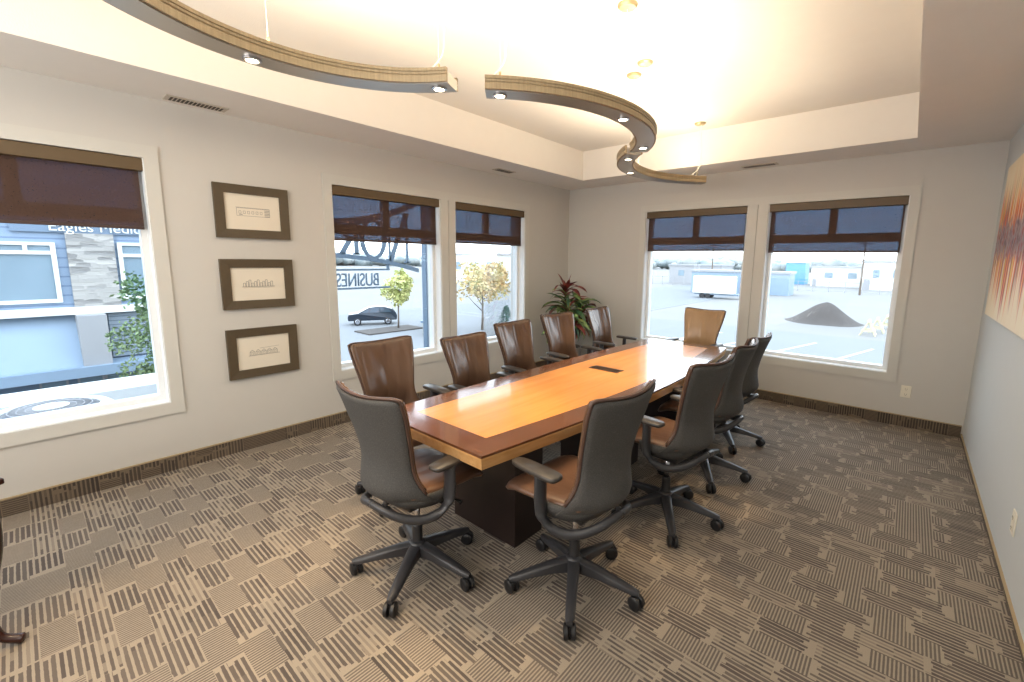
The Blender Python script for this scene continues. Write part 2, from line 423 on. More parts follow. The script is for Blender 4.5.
def casing(idx, to, u0, u1, gaps):
    """painted casing round one or two openings, raised 16 mm off the wall"""
    bm = bmesh.new()
    def bx(ua, ub, za, zb, t=.014):
        p, q = to(ua, 0, za), to(ub, -t, zb)
        box(bm, [min(p[i], q[i]) for i in range(3)], [max(p[i], q[i]) for i in range(3)])
    bx(u0, u1, CB, SILL); bx(u0, u1, HEAD, CT)
    edges = [u0]+[x for g in gaps for x in g]+[u1]
    for a, b in zip(edges[::2], edges[1::2]):
        if b-a > .12:
            m_ = (a+b)/2; bx(a, m_-.003, SILL, HEAD); bx(m_+.003, b, SILL, HEAD)
        else: bx(a, b, SILL, HEAD)
    return struct(obj('trim_%d' % idx, bm, M['trim']))
LEFT = lambda u, d, z: (-d, u, z)
FAR = lambda u, d, z: (u, d, z)
n = 1
for a, b in LW: mkwin(n, LEFT, a, b, 0); n += 1
for a, b in FW: mkwin(n, FAR, a, b, 0); n += 1
casing(1, LEFT, -6.26, -4.895, [LW[0]]); casing(2, LEFT, -3.759, -.945, LW[1:]); casing(3, FAR, 1.212, 4.103, FW)

# roller shades
def shade(to, u0, u1, zb, label):
    r = thing('roller_shade', label, 'shade', to((u0+u1)/2, 0, HEAD), 0, 'brown mesh roller shades')
    inv = Matrix.Translation(-Vector(r.location))
    def bx(ua, ub, da, db, za, zb_):
        bm = bmesh.new(); p, q = to(ua, da, za), to(ub, db, zb_)
        box(bm, [min(p[i], q[i]) for i in range(3)], [max(p[i], q[i]) for i in range(3)], 0, inv); return bm
    bevel(obj('valance', bx(u0+.003, u1-.003, .001, .075, HEAD-.085, HEAD-.002), M['fascia'], r), .004)
    obj('shade_fabric', bx(u0+.02, u1-.028, .045, .047, zb+.02, HEAD-.085), M['mesh'], r)
    bevel(obj('hem_bar', bx(u0+.02, u1-.028, .040, .052, zb, zb+.022), M['hem'], r), .003)
for (a, b), z, w in zip(LW, (1.785, 1.765, 1.795), ('brown mesh roller shade on the big window left of the framed drawings', 'brown mesh roller shade over the outdoor lettering, right of the framed drawings', 'brown mesh roller shade on left wall window nearest the plant')):
    shade(LEFT, a, b, z, w)
for (a, b), z, w in zip(FW, (1.745, 1.725), ('brown mesh roller shade on far wall window behind the end chair', 'brown mesh roller shade on far wall window in front of the dirt pile')):
    shade(FAR, a, b, z, w)

# ------------------------------------------------------------------ conference table
def table():
    t = thing('conference_table', 'long glossy wooden conference table with orange maple inlay and dark border', 'table', (2.33, -2.7, 0))
    O = Vector((2.33, -2.7, 0))
    y0, y1 = -4.39, -1.02
    def xl(y): s = (y-y0)/(y1-y0); return 1.905+.03*s-.035*math.sin(PI*s)
    def xr(y): s = (y-y0)/(y1-y0); return 2.756+.0*s+.135*math.sin(PI*s)
    N = 24
    ys = [y0+(y1-y0)*i/N for i in range(N+1)]
    outline = [(xr(y)-O.x, y-O.y) for y in ys]+[(xl(y)-O.x, y-O.y) for y in ys[::-1]]
    def inset(d):
        cx = lambda y, f, sgn: f(min(max(y, y0), y1))-O.x+sgn*d
        yy = [y0+d+(y1-y0-2*d)*i/N for i in range(N+1)]
        return [(cx(y, xr, -1), y-O.y) for y in yy]+[(cx(y, xl, 1), y-O.y) for y in yy[::-1]]
    # border = ring between outline and inlay, mitred; sides run along y, ends along x
    z = .75; ib = inset(.155); ob = inset(.002)
    h = len(ob)//2
    bm = bmesh.new()
    for i in range(h-1):
        for (A, B) in ((i, i+1), (h+i, h+i+1)):
            f = bm.faces.new([bm.verts.new((*p, z)) for p in (ob[A], ob[B], ib[B], ib[A])]); f.material_index = 0
    for A, B in ((h-1, h), (2*h-1, 0)):
        f = bm.faces.new([bm.verts.new((*p, z)) for p in (ob[A], ob[B], ib[B], ib[A])]); f.material_index = 1
    bmesh.ops.remove_doubles(bm, verts=bm.verts, dist=1e-5)
    r = bmesh.ops.extrude_face_region(bm, geom=bm.faces[:])
    for g in r['geom']:
        if isinstance(g, bmesh.types.BMVert): g.co.z -= .012
    obj('tabletop_border', bm, [M['walnut'], M['walnut_x']], t)
    bm = bmesh.new(); prism(bm, ib, z-.012, z+.0003); obj('tabletop_inlay', bm, M['inlay'], t)
    # light edge band, vertical lip then undercut bevel
    bm = bmesh.new(); rows = [(.0, z-.0125), (0.0, z-.020), (.010, z-.070), (.05, z-.082)]
    rings = [[bm.verts.new((*p, zz)) for p in inset(d)] for d, zz in rows]
    for a, b in zip(rings, rings[1:]):
        for k in range(len(a)): bm.faces.new((a[k], a[(k+1) % len(a)], b[(k+1) % len(a)], b[k]))
    bm.faces.new(rings[0]); bm.faces.new(rings[-1][::-1])
    obj('tabletop_edge', bm, M['table_edge'], t)
    bm = boxes(((-.135, .005, .7504), (.125, .115, .7525)))
    for k in range(3): box(bm, (-.115, .025+k*.026, .7525), (.105, .038+k*.026, .7545))
    g = obj('cable_grommet', bm, M['bronze'], t, loc=(0, 0, 0))
    for ya, yb in ((-3.97, -3.73), (-2.85, -2.50), (-1.62, -1.38)):
        o = obj('pedestal', boxes(((2.045-O.x, ya-O.y, 0), (2.57-O.x, yb-O.y, .55))), M['pedestal'], t); bevel(o, .004)
        bm = bmesh.new(); a = [(2.10-O.x, ya+.06-O.y), (2.515-O.x, ya+.06-O.y), (2.515-O.x, yb-.06-O.y), (2.10-O.x, yb-.06-O.y)]
        b = [(2.02-O.x, ya-.12-O.y), (2.62-O.x, ya-.12-O.y), (2.62-O.x, yb+.12-O.y), (2.02-O.x, yb+.12-O.y)]
        prism(bm, a, .552, .667, None, b); obj('bracket', bm, M['bracket'], t)
    return t
table()

# ------------------------------------------------------------------ office chair. local +Y = the way the sitter faces
PROFY = [(.45, -.10), (.48, -.175), (.53, -.238), (.57, -.242), (.64, -.220), (.71, -.212), (.82, -.230), (.95, -.270), (1.04, -.308)]
HW = [(.45, .19), (.48, .232), (.53, .240), (.57, .222), (.64, .192), (.70, .187), (.80, .204), (.94, .232), (1.04, .243)]
WRAP = [(.45, .08), (.50, .15), (.56, .12), (.63, .07), (.71, .05), (.85, .042), (1.04, .05)]
def smooth_i(tab, z):
    return (interp(tab, z-.03)+interp(tab, z)+interp(tab, z+.03)+interp(tab, z-.015)+interp(tab, z+.015))/5
def sheet(bm, z0, z1, off, thick, scale, topc=.02, seam=0):
    nu, nz = 20, 26; F = []; B = []
    for j in range(nz+1):
        v = j/nz; z = z0+(z1-z0)*v; fr = []; br = []
        for i in range(nu+1):
            u = -1+2*i/nu
            hw = smooth_i(HW, z)*scale
            e = max(0, (v-.965)/.035); hwc = hw*(1-.03*e*e)
            eb = max(0, (.06-v)/.06); hwc *= (1-.12*eb*eb)
            zz = z+v**6*topc*(u*u)*1.0-(v**20)*.014*(abs(u)**10)
            y = smooth_i(PROFY, z)+smooth_i(WRAP, z)*abs(u)**2.2
            ed = .35 if (i in (0, nu) or j in (0, nz)) else 1
            fr.append(bm.verts.new((u*hwc, y+off+thick*ed/2, zz))); br.append(bm.verts.new((u*hwc, y+off-thick*ed/2, zz)))
        F.append(fr); B.append(br)
    for j in range(nz):
        for i in range(nu):
            bm.faces.new((F[j][i], F[j][i+1], F[j+1][i+1], F[j+1][i])); bm.faces.new((B[j][i], B[j+1][i], B[j+1][i+1], B[j][i+1]))
    for j in range(nz):
        for i in (0, nu): bm.faces.new((F[j][i], F[j+1][i], B[j+1][i], B[j][i]))
    for i in range(nu):
        for j in (0, nz): bm.faces.new((F[j][i], F[j][i+1], B[j][i+1], B[j][i]))
def make_chair():
    r = thing('office_chair', '', 'chair')
    bm = bmesh.new(); sheet(bm, .455, 1.018, -.012, .020, .99); obj('back_shell', bm, M['fabric'], r, True)
    bm = bmesh.new(); sheet(bm, .55, 1.026, .012, .028, .985); bc = obj('back_cushion', bm, M['leather'], r, True)
    # rim piping along the top and sides
    pts = []
    for i in range(0, 25): 
        z = .555+(1.026-.555)*i/24; pts.append((-smooth_i(HW, z)*.995, smooth_i(PROFY, z)+smooth_i(WRAP, z)-.002, z+(.006 if i == 24 else 0)))
    top = []
    for i in range(1, 24):
        u = -1+2*i/24; top.append((u*.985*smooth_i(HW, 1.026), smooth_i(PROFY, 1.026)+smooth_i(WRAP, 1.026)*abs(u)**2.2-.002, 1.026+.02*u*u-.012*abs(u)**10))
    bm = bmesh.new(); tube(bm, pts+top+[(-p[0], p[1], p[2]) for p in pts[::-1]], .0075, 6); obj('piping', bm, M['edge_leather'], bc, True)
    # seat cushion
    bm = bmesh.new(); nu, nv = 20, 20; T = []; Bt = []
    def half(v): return .196+.046*math.sin(min(1, v*1.3)*PI/2)-.06*max(0, (v-.82)/.18)**2
    for j in range(nv+1):
        v = j/nv; a = []; b = []
        for i in range(nu+1):
            u = -1+2*i/nu; x = u*half(v); y = -.175+.49*v-.03*u*u*max(0, v-.5)*2*.6
            edge = max(abs(u)**6, 0)
            z = .552-.020*(1-u*u)*math.sin(v*PI)*1.0-.055*max(0, (v-.72)/.28)**2+.012*(1-v)
            ed = max(abs(u)**8, abs(2*v-1)**12)
            a.append(bm.verts.new((x, y, z-.028*ed))); b.append(bm.verts.new((x*.95, y*(.985 if y > 0 else .8), z-.062+.018*ed)))
        T.append(a); Bt.append(b)
    for j in range(nv):
        for i in range(nu):
            bm.faces.new((T[j][i], T[j][i+1], T[j+1][i+1], T[j+1][i])); bm.faces.new((Bt[j][i], Bt[j+1][i], Bt[j+1][i+1], Bt[j][i+1]))
        for i in (0, nu): bm.faces.new((T[j][i], T[j+1][i], Bt[j+1][i], Bt[j][i]))
    for i in range(nu):
        for j in (0, nv): bm.faces.new((T[j][i], T[j][i+1], Bt[j][i+1], Bt[j][i]))
    obj('seat', bm, M['leather_seat'], r, True)
    # shell wrapping round the seat's rear and underside
    bm = bmesh.new(); n_ = 28; rows = []
    for k in range(n_+1):
        a = -PI*.02+(PI*1.04)*k/n_
        x = math.cos(a); y = -math.sin(a)
        X = .238*math.copysign(abs(x)**.7, x); Y = .04+.242*(-abs(y)**.75 if y < 0 else y)
        zt = .54+.0*abs(y); zb = .465
        rows.append([bm.verts.new((X, Y, zt)), bm.verts.new((X*1.01, Y*1.0-.006, .508)), bm.verts.new((X*.9, Y*.9, zb)), bm.verts.new((X*.6, Y*.6+.02, zb-.008)),
                     bm.verts.new((X*.6, Y*.6+.02, zb+.006)), bm.verts.new((X*.88, Y*.88, zb+.012)), bm.verts.new((X*.96, Y*.97, .512)), bm.verts.new((X*.965, Y*.98, zt))])
    for a, b in zip(rows, rows[1:]):
        for k in range(8): bm.faces.new((a[k], b[k], b[(k+1) % 8], a[(k+1) % 8]))
    bm.faces.new(rows[0]); bm.faces.new(rows[-1][::-1])
    obj('seat_shell', bm, M['fabric'], r, True)
    # under-seat mechanism and column
    bm = boxes(((-.09, -.11, .398), (.09, .12, .460))); box(bm, (-.14, -.03, .43), (.14, .05, .466)); bevel(obj('tilt_mechanism', bm, M['black'], r), .01, 2)
    bm = bmesh.new(); tube(bm, [(.09, .06, .435), (.22, .07, .435), (.25, .07, .433)], [.006, .006, .011], 8); obj('lever', bm, M['black'], r, True)
    bm = bmesh.new(); lathe(bm, [(.016, .24), (.016, .40)], 16); obj('gas_column', bm, M['chrome'], r, True)
    bm = bmesh.new(); lathe(bm, [(.030, .115), (.030, .125), (.027, .13), (.026, .255), (.022, .26)], 20); smooth_by_angle(obj('column_sleeve', bm, M['black'], r))
    # arm sling: one bent bar down from each pad and round behind the seat
    for s in (-1, 1):
        P = spline([(s*.262, -.01, .67), (s*.264, -.012, .60), (s*.265, -.015, .54), (s*.260, -.030, .475), (s*.235, -.08, .430), (s*.19, -.145, .422), (s*.135, -.205, .445), (s*.07, -.242, .474), (0, -.252, .486)], 5)
        nP = len(P)
        bm = bmesh.new(); tube(bm, P, [.036 if i < nP*.35 else .032-.008*(i/nP) for i in range(nP)], 10, [(0.72, .82) if i > nP*.45 else (1.0, .5) for i in range(nP)])
        obj('arm_bar', bm, M['frame_grey'], r, True)
        bm = bmesh.new(); pts = []
        for k in range(28):
            a = 2*PI*k/28; c, s_ = math.cos(a), math.sin(a)
            pts.append((s*.262+.042*math.copysign(abs(c)**.5, c)*(1-.14*s_), .02+.135*math.copysign(abs(s_)**.6, s_)))
        ins = [((x-s*.262)*.88+s*.262, (y-.02)*.96+.02) for x, y in pts]
        ring = []
        for pp, z in ((ins, .670), (pts, .675), (pts, .688), (ins, .692)): ring.append([bm.verts.new((x, y, z-.10*max(0, y-.10)**1.0*.3)) for x, y in pp])
        for a, b in zip(ring, ring[1:]):
            for k in range(28): bm.faces.new((a[k], a[(k+1) % 28], b[(k+1) % 28], b[k]))
        bm.faces.new(ring[0][::-1]); bm.faces.new(ring[-1])
        obj('arm_pad', bm, M['arm_pad'], r, True)
    # five-star base with casters
    bm = bmesh.new(); lathe(bm, [(.03, .10), (.045, .108), (.047, .14), (.04, .160), (.028, .168)], 24)
    for k in range(5):
        a = 2*PI*k/5; c, s = math.cos(a), math.sin(a)
        Mx = Matrix.Rotation(a, 4, 'Z')
        sec = [(.03, .030, .095, .158), (.10, .027, .096, .145), (.20, .024, .085, .120), (.29, .021, .070, .095), (.325, .013, .068, .086)]
        rg = []
        for x, w, zb, zt in sec:
            rg.append([bm.verts.new(Mx @ Vector(p)) for p in ((x, -w, zb), (x, -w, zt-.008), (x, -w*.6, zt), (x, w*.6, zt), (x, w, zt-.008), (x, w, zb))])
        for p, q in zip(rg, rg[1:]):
            for i in range(6): bm.faces.new((p[i], p[(i+1) % 6], q[(i+1) % 6], q[i]))
        bm.faces.new(rg[0][::-1]); bm.faces.new(rg[-1])
    base = smooth_by_angle(obj('star_base', bm, M['frame_grey'], r), 50)
    for k in range(5):
        a = 2*PI*k/5+.0; bm = bmesh.new(); x = .303
        tw = R.uniform(-1.2, 1.2)
        Mc = Matrix.Rotation(a, 4, 'Z') @ Matrix.Translation((x, 0, 0)) @ Matrix.Rotation(tw, 4, 'Z')
        for sy in (-1, 1):
            Mw = Mc @ Matrix.Translation((.012, sy*.016, .033)) @ Matrix.Rotation(PI/2, 4, 'X')
            lathe(bm, [(.012, -.012), (.028, -.011), (.033, -.007), (.033, .007), (.028, .011), (.012, .012)], 18, (0, 0, 0), Mw)
        lathe(bm, [(.008, .045), (.008, .076)], 10, (0, 0, 0), Mc)
        lathe(bm, [(.015, .052), (.017, .056), (.015, .062)], 12, (0, 0, 0), Mc)
        box(bm, (-.012, -.006, .03), (.024, .006, .056), 0, Mc)
        smooth_by_angle(obj('caster', bm, M['rubber'], base), 40)
    return r
def copy_tree(o, parent=None):
    c = o.copy(); COL.objects.link(c)
    if parent: c.parent = parent
    for ch in o.children: copy_tree(ch, c)
    return c
# (base x, base y, facing heading deg (0 = +x, 90 = +y), label, base extra rotation)
CH = [
 (2.30, -4.42, 94, 'brown leather office chair at the near end of the table, back to camera'),
 (2.985, -3.985, 176, 'office chair on the right side closest to camera, seat glowing orange'),
 (3.065, -3.10, 172, 'second office chair from camera on the table\'s right side, grey back shell'),
 (3.025, -2.35, 180, 'third office chair from camera along the table\'s right side'),
 (2.94, -1.57, 174, 'farthest office chair on the right side, beside the dirt pile window'),
 (1.575, -4.01, 0, 'first brown leather chair along window side, largest back, left of table corner'),
 (1.63, -3.30, 1, 'second brown leather chair along window side, its back lower than the rest'),
 (1.585, -2.68, 0, 'third brown leather chair along window side, below the autumn tree window'),
 (1.56, -2.00, -6, 'fourth brown leather chair along window side, standing left of potted plant'),
 (1.53, -1.14, 0, 'last brown leather chair along window side, in front of potted plant'),
 (2.28, -.64, -94, 'tan backed chair at far end of table against the far windows'),
]
chair0 = make_chair()
BASE0 = math.radians(14)
chairs = [chair0]+[copy_tree(chair0) for _ in CH[1:]]
for o, (x, y, hd, lab) in zip(chairs, CH):
    o.location = (x, y, 0); rz = math.radians(hd-90); o.rotation_euler = (0, 0, rz)
    o['label'] = lab; o['category'] = 'chair'; o['group'] = 'leather office chairs around the conference table'
    for c in o.children:
        if c.name.startswith('star_base'): c.rotation_euler = (0, 0, BASE0-rz)
    hs = 1.0
    for key, v in (('lower than', .955), ('closest to camera', 1.03), ('second office chair from', 1.03), ('third office chair', 1.015), ('farthest office', .965), ('tan backed', 1.02), ('fourth brown', 1.015), ('last brown', 1.01), ('near end', .99)):
        if key in lab: hs = v
    o.scale = (1, 1, hs)
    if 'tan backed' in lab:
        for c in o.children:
            if c.name.startswith('back_cushion'): c.data = c.data.copy(); c.data.materials[0] = M['leather_lamplit']

# ------------------------------------------------------------------ pendant serpentine light
ZB = 2.432; BW = .14; BH = .066
def arc_pts(p0, p1, sag, n_=40, ext=0):
    p0 = Vector(p0); p1 = Vector(p1); c = (p1-p0).length/2; m_ = (p0+p1)/2; rr = (c*c+sag*sag)/(2*abs(sag))
    d = (p1-p0).normalized(); nrm = Vector((-d.y, d.x))*(1 if sag > 0 else -1)
    ctr = m_-nrm*(rr-abs(sag)); a = math.asin(min(1, c/rr))
    return [ctr+nrm*rr*math.cos(t)+d*rr*math.sin(t) for t in [-a+(2*a+ext)*k/n_-ext*0 for k in range(n_+1)]]
def beam(P, label, lights, drops, canopies):
    c0 = P[len(P)//2]
    r = thing('pendant_light', label, 'light', (c0.x, c0.y, ZB), 0, 'curved pendant light bars under the tray ceiling')
    O = Vector((c0.x, c0.y, ZB))
    def sweep(bm, prof):
        rings = []
        for i, p in enumerate(P):
            d = (P[min(i+1, len(P)-1)]-P[max(i-1, 0)]).normalized(); nn = Vector((-d.y, d.x))
            rings.append([bm.verts.new(Vector((p.x+nn.x*a, p.y+nn.y*a, ZB+b))-O) for a, b in prof])
        k_ = len(prof)
        for a, b in zip(rings, rings[1:]):
            for k in range(k_): bm.faces.new((a[k], a[(k+1) % k_], b[(k+1) % k_], b[k]))
        bm.faces.new(rings[0][::-1]); bm.faces.new(rings[-1])
    h = BW/2
    for s in (-1, 1):
        bm = bmesh.new()
        sweep(bm, [(s*(h-.012), .004), (s*h, .004), (s*h, .030), (s*(h-.004), .033), (s*(h-.004), .037), (s*h, .040), (s*h, .050), (s*(h+.004), .052), (s*(h+.004), BH), (s*(h-.012), BH)])
        smooth_by_angle(obj('side_rail', bm, M['lamp_wood'], r), 40)
    bm = bmesh.new(); sweep(bm, [(-h+.012, 0), (h-.012, 0), (h-.012, .05), (-h+.012, .05)]); smooth_by_angle(obj('light_channel', bm, M['lamp_metal'], r), 40)
    for i in lights:
        p = P[i]; bm = bmesh.new(); q = Vector((p.x, p.y, ZB))-O
        lathe(bm, [(.036, -.001), (.036, -.006), (.026, -.008), (.026, -.001)], 24, q); o = smooth_by_angle(obj('lamp_ring', bm, M['chrome'], r))
        bm = bmesh.new(); lathe(bm, [(.025, -.002), (.023, -.007), (.01, -.010)], 20, q); obj('lamp_lens', bm, M['bulb'], o)
        ld = bpy.data.lights.new('downlight', 'SPOT'); ld.energy = SPOT_W; ld.color = (1, .72, .42); ld.spot_size = math.radians(52); ld.spot_blend = .4; ld.shadow_soft_size = .02
        lo = bpy.data.objects.new('downlight_beam', ld); link(lo, r); lo.location = q+Vector((0, 0, -.02)); 
    for i in drops:
        p = P[i]; top = Vector((p.x, p.y, HT))-O; bot = Vector((p.x, p.y, ZB+BH))-O
        bm = bmesh.new(); tube(bm, [bot-Vector((0, 0, .03)), top], .0016, 6); obj('suspension_wire', bm, M['cable'], r)
        bm = bmesh.new(); lathe(bm, [(.006, 0), (.006, .04), (.003, .045)], 10, bot+Vector((0, 0, .0))); obj('wire_grip', bm, M['canopy'], r)
    for i, cord in canopies:
        p = P[i]; top = Vector((p.x, p.y, HT))-O; bm = bmesh.new()
        lathe(bm, [(.008, -.022), (.045, -.018), (.056, -.008), (.057, -.0005)], 28, top); smooth_by_angle(obj('canopy', bm, M['canopy'], r))
        if cord:
            bot = Vector((p.x, p.y, ZB+BH))-O; sd = .03
            bm = bmesh.new(); pts = [top+Vector((.012, .01, -.01)), top+Vector((.016, .012, -.2)), bot+Vector((.022, .02, .22)), bot+Vector((.01, .02, .10)), bot+Vector((-.03, -.0, .045)), bot+Vector((-.055, -.02, .02)), bot+Vector((-.035, -.035, -.005)), bot+Vector((-.0, -.03, .01)), bot+Vector((.01, 0, -.02))]
            tube(bm, spline(pts, 6), .0042, 8); obj('power_cord', bm, M['cable'], r, True)
    # upward glow of the bar
    nseg = 3
    for k in range(nseg):
        i = int((k+.5)/nseg*(len(P)-1)); p = P[i]; d = (P[i+1]-P[i-1])
        ld = bpy.data.lights.new('uplight', 'AREA'); ld.shape = 'RECTANGLE'; ld.size = .5; ld.size_y = .07; ld.energy = UP_W; ld.color = (1, .82, .58)
        lo = bpy.data.objects.new('uplight_strip', ld); link(lo, r); lo.location = Vector((p.x, p.y, ZB+BH+.004))-O; lo.rotation_euler = (PI, 0, math.atan2(d.y, d.x)*-1)
    return r
SPOT_W = 58; UP_W = 5
# three arcs; A bulges toward the windows, B toward the right wall, C toward the windows
A = [Vector((2.665+.78*math.cos(math.radians(t)), -4.85+.78*math.sin(math.radians(t)))) for t in [117+121*k/48 for k in range(49)]]
B = arc_pts((2.37, -3.99), (2.42, -2.44), -.33, 48)
Cc = arc_pts((2.36, -2.40), (2.32, -.78), .36, 48)
beam(A, 'curved pendant light bar above camera side, bulging toward the framed drawings', [2, 26, 46], [2, 24, 46], [(2, 1), (24, 0)])
beam(B, 'middle curved pendant light bar bending toward the right wall', [2, 24, 44], [2, 24, 46], [(2, 1), (24, 0), (46, 0)])
beam(Cc, 'curved pendant light bar farthest from camera, ending near the far wall', [4, 19], [2, 24, 46], [(2, 0), (46, 1)])

# ------------------------------------------------------------------ framed drawings
def framed(zc0, zc1, label, style):
    ya, yb = -4.594, -4.065; zm = (zc0+zc1)/2
    r = thing('framed_drawing', label, 'picture', (0, (ya+yb)/2, zm), 0, 'framed elevation drawings on the left wall')
    hw, hh = (yb-ya)/2, (zc1-zc0)/2; f = .068
    bm = bmesh.new(); D = .028
    o = [(-hw, -hh), (hw, -hh), (hw, hh), (-hw, hh)]; i_ = [(-hw+f, -hh+f), (hw-f, -hh+f), (hw-f, hh-f), (-hw+f, hh-f)]
    for k in range(4):
        k2 = (k+1) % 4
        for da, db, A_, B_ in ((D, D-.006, o, i_),):
            q = [(D, *o[k]), (D, *o[k2]), (D-.006, *i_[k2]), (D-.006, *i_[k])]; bm.faces.new([bm.verts.new(p) for p in q])
        bm.faces.new([bm.verts.new(p) for p in ((D, *o[k]), (D, *o[k2]), (.001, *o[k2]), (.001, *o[k]))])
        bm.faces.new([bm.verts.new(p) for p in ((D-.006, *i_[k]), (D-.006, *i_[k2]), (.004, *i_[k2]), (.004, *i_[k]))])
    bmesh.ops.remove_doubles(bm, verts=bm.verts, dist=1e-5); obj('frame', bm, M['art_frame'], r)
    pp = obj('paper', boxes(((.004, -hw+f, -hh+f), (.010, hw-f, hh-f))), M['paper'], r)
    # thin ruled drawing
    bm = bmesh.new(); x = .0102
    def ln(y0, z0, y1, z1, w=.0016):
        d = Vector((y1-y0, z1-z0)); n_ = Vector((-d.y, d.x)).normalized()*w
        bm.faces.new([bm.verts.new((x, a, b)) for a, b in ((y0+n_.x, z0+n_.y), (y1+n_.x, z1+n_.y), (y1-n_.x, z1-n_.y), (y0-n_.x, z0-n_.y))])
    def rect(y0, z0, y1, z1, w=.0014): ln(y0, z0, y1, z0, w); ln(y1, z0, y1, z1, w); ln(y1, z1, y0, z1, w); ln(y0, z1, y0, z0, w)
    if style == 0:
        rect(-.115, -.03, .12, .03); ln(-.12, .034, .12, .034)
        for k in range(6): rect(-.10+k*.03, -.012, -.085+k*.03, .008)
        for k in range(5): ln(.082, -.028+k*.012, .118, -.028+k*.012, .003)
        ln(-.10, -.02, -.075, -.02, .003)
    elif style == 1:
        ln(-.12, -.022, .12, -.022, .002)
        for k in range(11): rect(-.11+k*.02, -.022, -.096+k*.02, .008+.012*((k*7) % 3), .002)
        ln(-.11, -.03, .11, -.03, .001)
    else:
        ln(-.115, -.026, .12, -.026, .002)
        for k in range(5):
            a = -.105+k*.043; rect(a, -.026, a+.034, .004, .0018); ln(a, .004, a+.017, .02, .0018); ln(a+.017, .02, a+.034, .004, .0018); rect(a+.01, -.02, a+.024, -.004)
        ln(-.03, .03, .115, .036, .0012)
    obj('elevation_drawing', bm, M['ink'], pp)
framed(1.751, 2.162, 'top one of three olive framed building drawings on left wall', 0)
framed(1.185, 1.585, 'middle one of three olive framed building drawings on left wall', 1)
framed(.615, 1.022, 'bottom one of three framed building drawings, dark frame on left wall', 2)

# painting on the right wall
pt = thing('abstract_painting', 'abstract canvas of red, orange and yellow vertical streaks on right wall', 'painting', (W-.02, -1.40, 1.79))
bevel(obj('canvas', boxes(((-.018, -.84, -.57), (.019, .84, .57))), M['art'], pt), .006)
# wall plates
def plate(loc, rz, label):
    r = thing('wall_outlet', label, 'outlet', loc, rz)
    pl = bevel(obj('cover_plate', boxes(((-.04, -.007, -.06), (.04, 0, .06))), M['plate'], r), .003)
    bm = bmesh.new()
    for s in (-1, 1):
        box(bm, (-.018, -.0095, s*.027-.016), (.018, -.0071, s*.027+.016))
    o = bevel(obj('socket_face', bm, M['plate'], r), .002)
    bm = bmesh.new()
    for s in (-1, 1):
        for x in (-.008, .006): box(bm, (x, -.0105, s*.027-.004), (x+.002, -.0096, s*.027+.007))
        lathe(bm, [(.0025, 0), (.0025, .001)], 8, (0, 0, 0), Matrix.Translation((0, -.0096, s*.027-.010)) @ Matrix.Rotation(PI/2, 4, 'X'))
    obj('socket_slots', bm, M['slot'], o)
plate((4.19, 0, .358), 0, 'ivory wall outlet below the dirt pile window, right of its casing')
plate((W, -2.52, .335), -PI/2, 'ivory wall outlet on the right wall below the painting')
# ceiling vents
def vent(loc, lx, ly, label):
    r = thing('ceiling_vent', label, 'vent', loc, 0, 'air vents in the ceiling soffit')
    bm = boxes(((-lx/2, -ly/2, -.008), (lx/2, ly/2, -.0005))); bevel(obj('vent_frame', bm, M['vent'], r), .003)
    bm = bmesh.new(); long_y = ly > lx; L = max(lx, ly)-.05; S_ = min(lx, ly)-.035
    n_ = max(6, int(L/.022))
    for k in range(n_):
        a = -L/2+L*(k+.15)/n_; b = a+L/n_*.62
        if long_y: box(bm, (-S_/2, a, -.0095), (S_/2, b, -.0081))
        else: box(bm, (a, -S_/2, -.0095), (b, S_/2, -.0081))
    obj('vent_louvres', bm, M['vent_dark'], r)
vent((.14, -4.67, HS), .12, .36, 'long ceiling vent above the framed drawings')
vent((.235, -1.67, HS), .12, .30, 'small ceiling vent near the left back corner, above second window')
vent((2.71, -.195, HS), .36, .12, 'ceiling vent in soffit above the far windows')

# ------------------------------------------------------------------ side table at the left edge of the view
st = thing('side_table', 'dark glossy side table with curved cabriole leg at left edge', 'table', (1.311, -6.147, 0), .45)
bevel(obj('table_top', boxes(((-.32, -.32, .70), (.30, .305, .725))), M['dark_wood'], st), .006, 3)
obj('apron', boxes(((-.29, -.29, .60), (.27, .275, .70))), M['dark_wood'], st)
for sx, sy in ((1, 1), (-1, 1), (1, -1), (-1, -1)):
    ox, oy = (.26 if sx > 0 else -.28), (.265 if sy > 0 else -.28)
    P = spline([(0, 0, .66), (.012, .012, .56), (.010, .010, .42), (-.012, -.012, .25), (-.015, -.015, .12), (.0, .0, .05), (.03, .03, .024), (.045, .045, .018)], 5)
    n_ = len(P); rad = [interp([(0, .030), (.2, .034), (.45, .024), (.7, .016), (.82, .018), (.95, .021), (1, .012)], i/(n_-1)) for i in range(n_)]
    bm = bmesh.new(); tube(bm, [(ox+p.x*sx-.02*sx, oy+p.y*sy-.02*sy, p.z) for p in P], rad, 12); obj('leg', bm, M['dark_wood'], st, True)

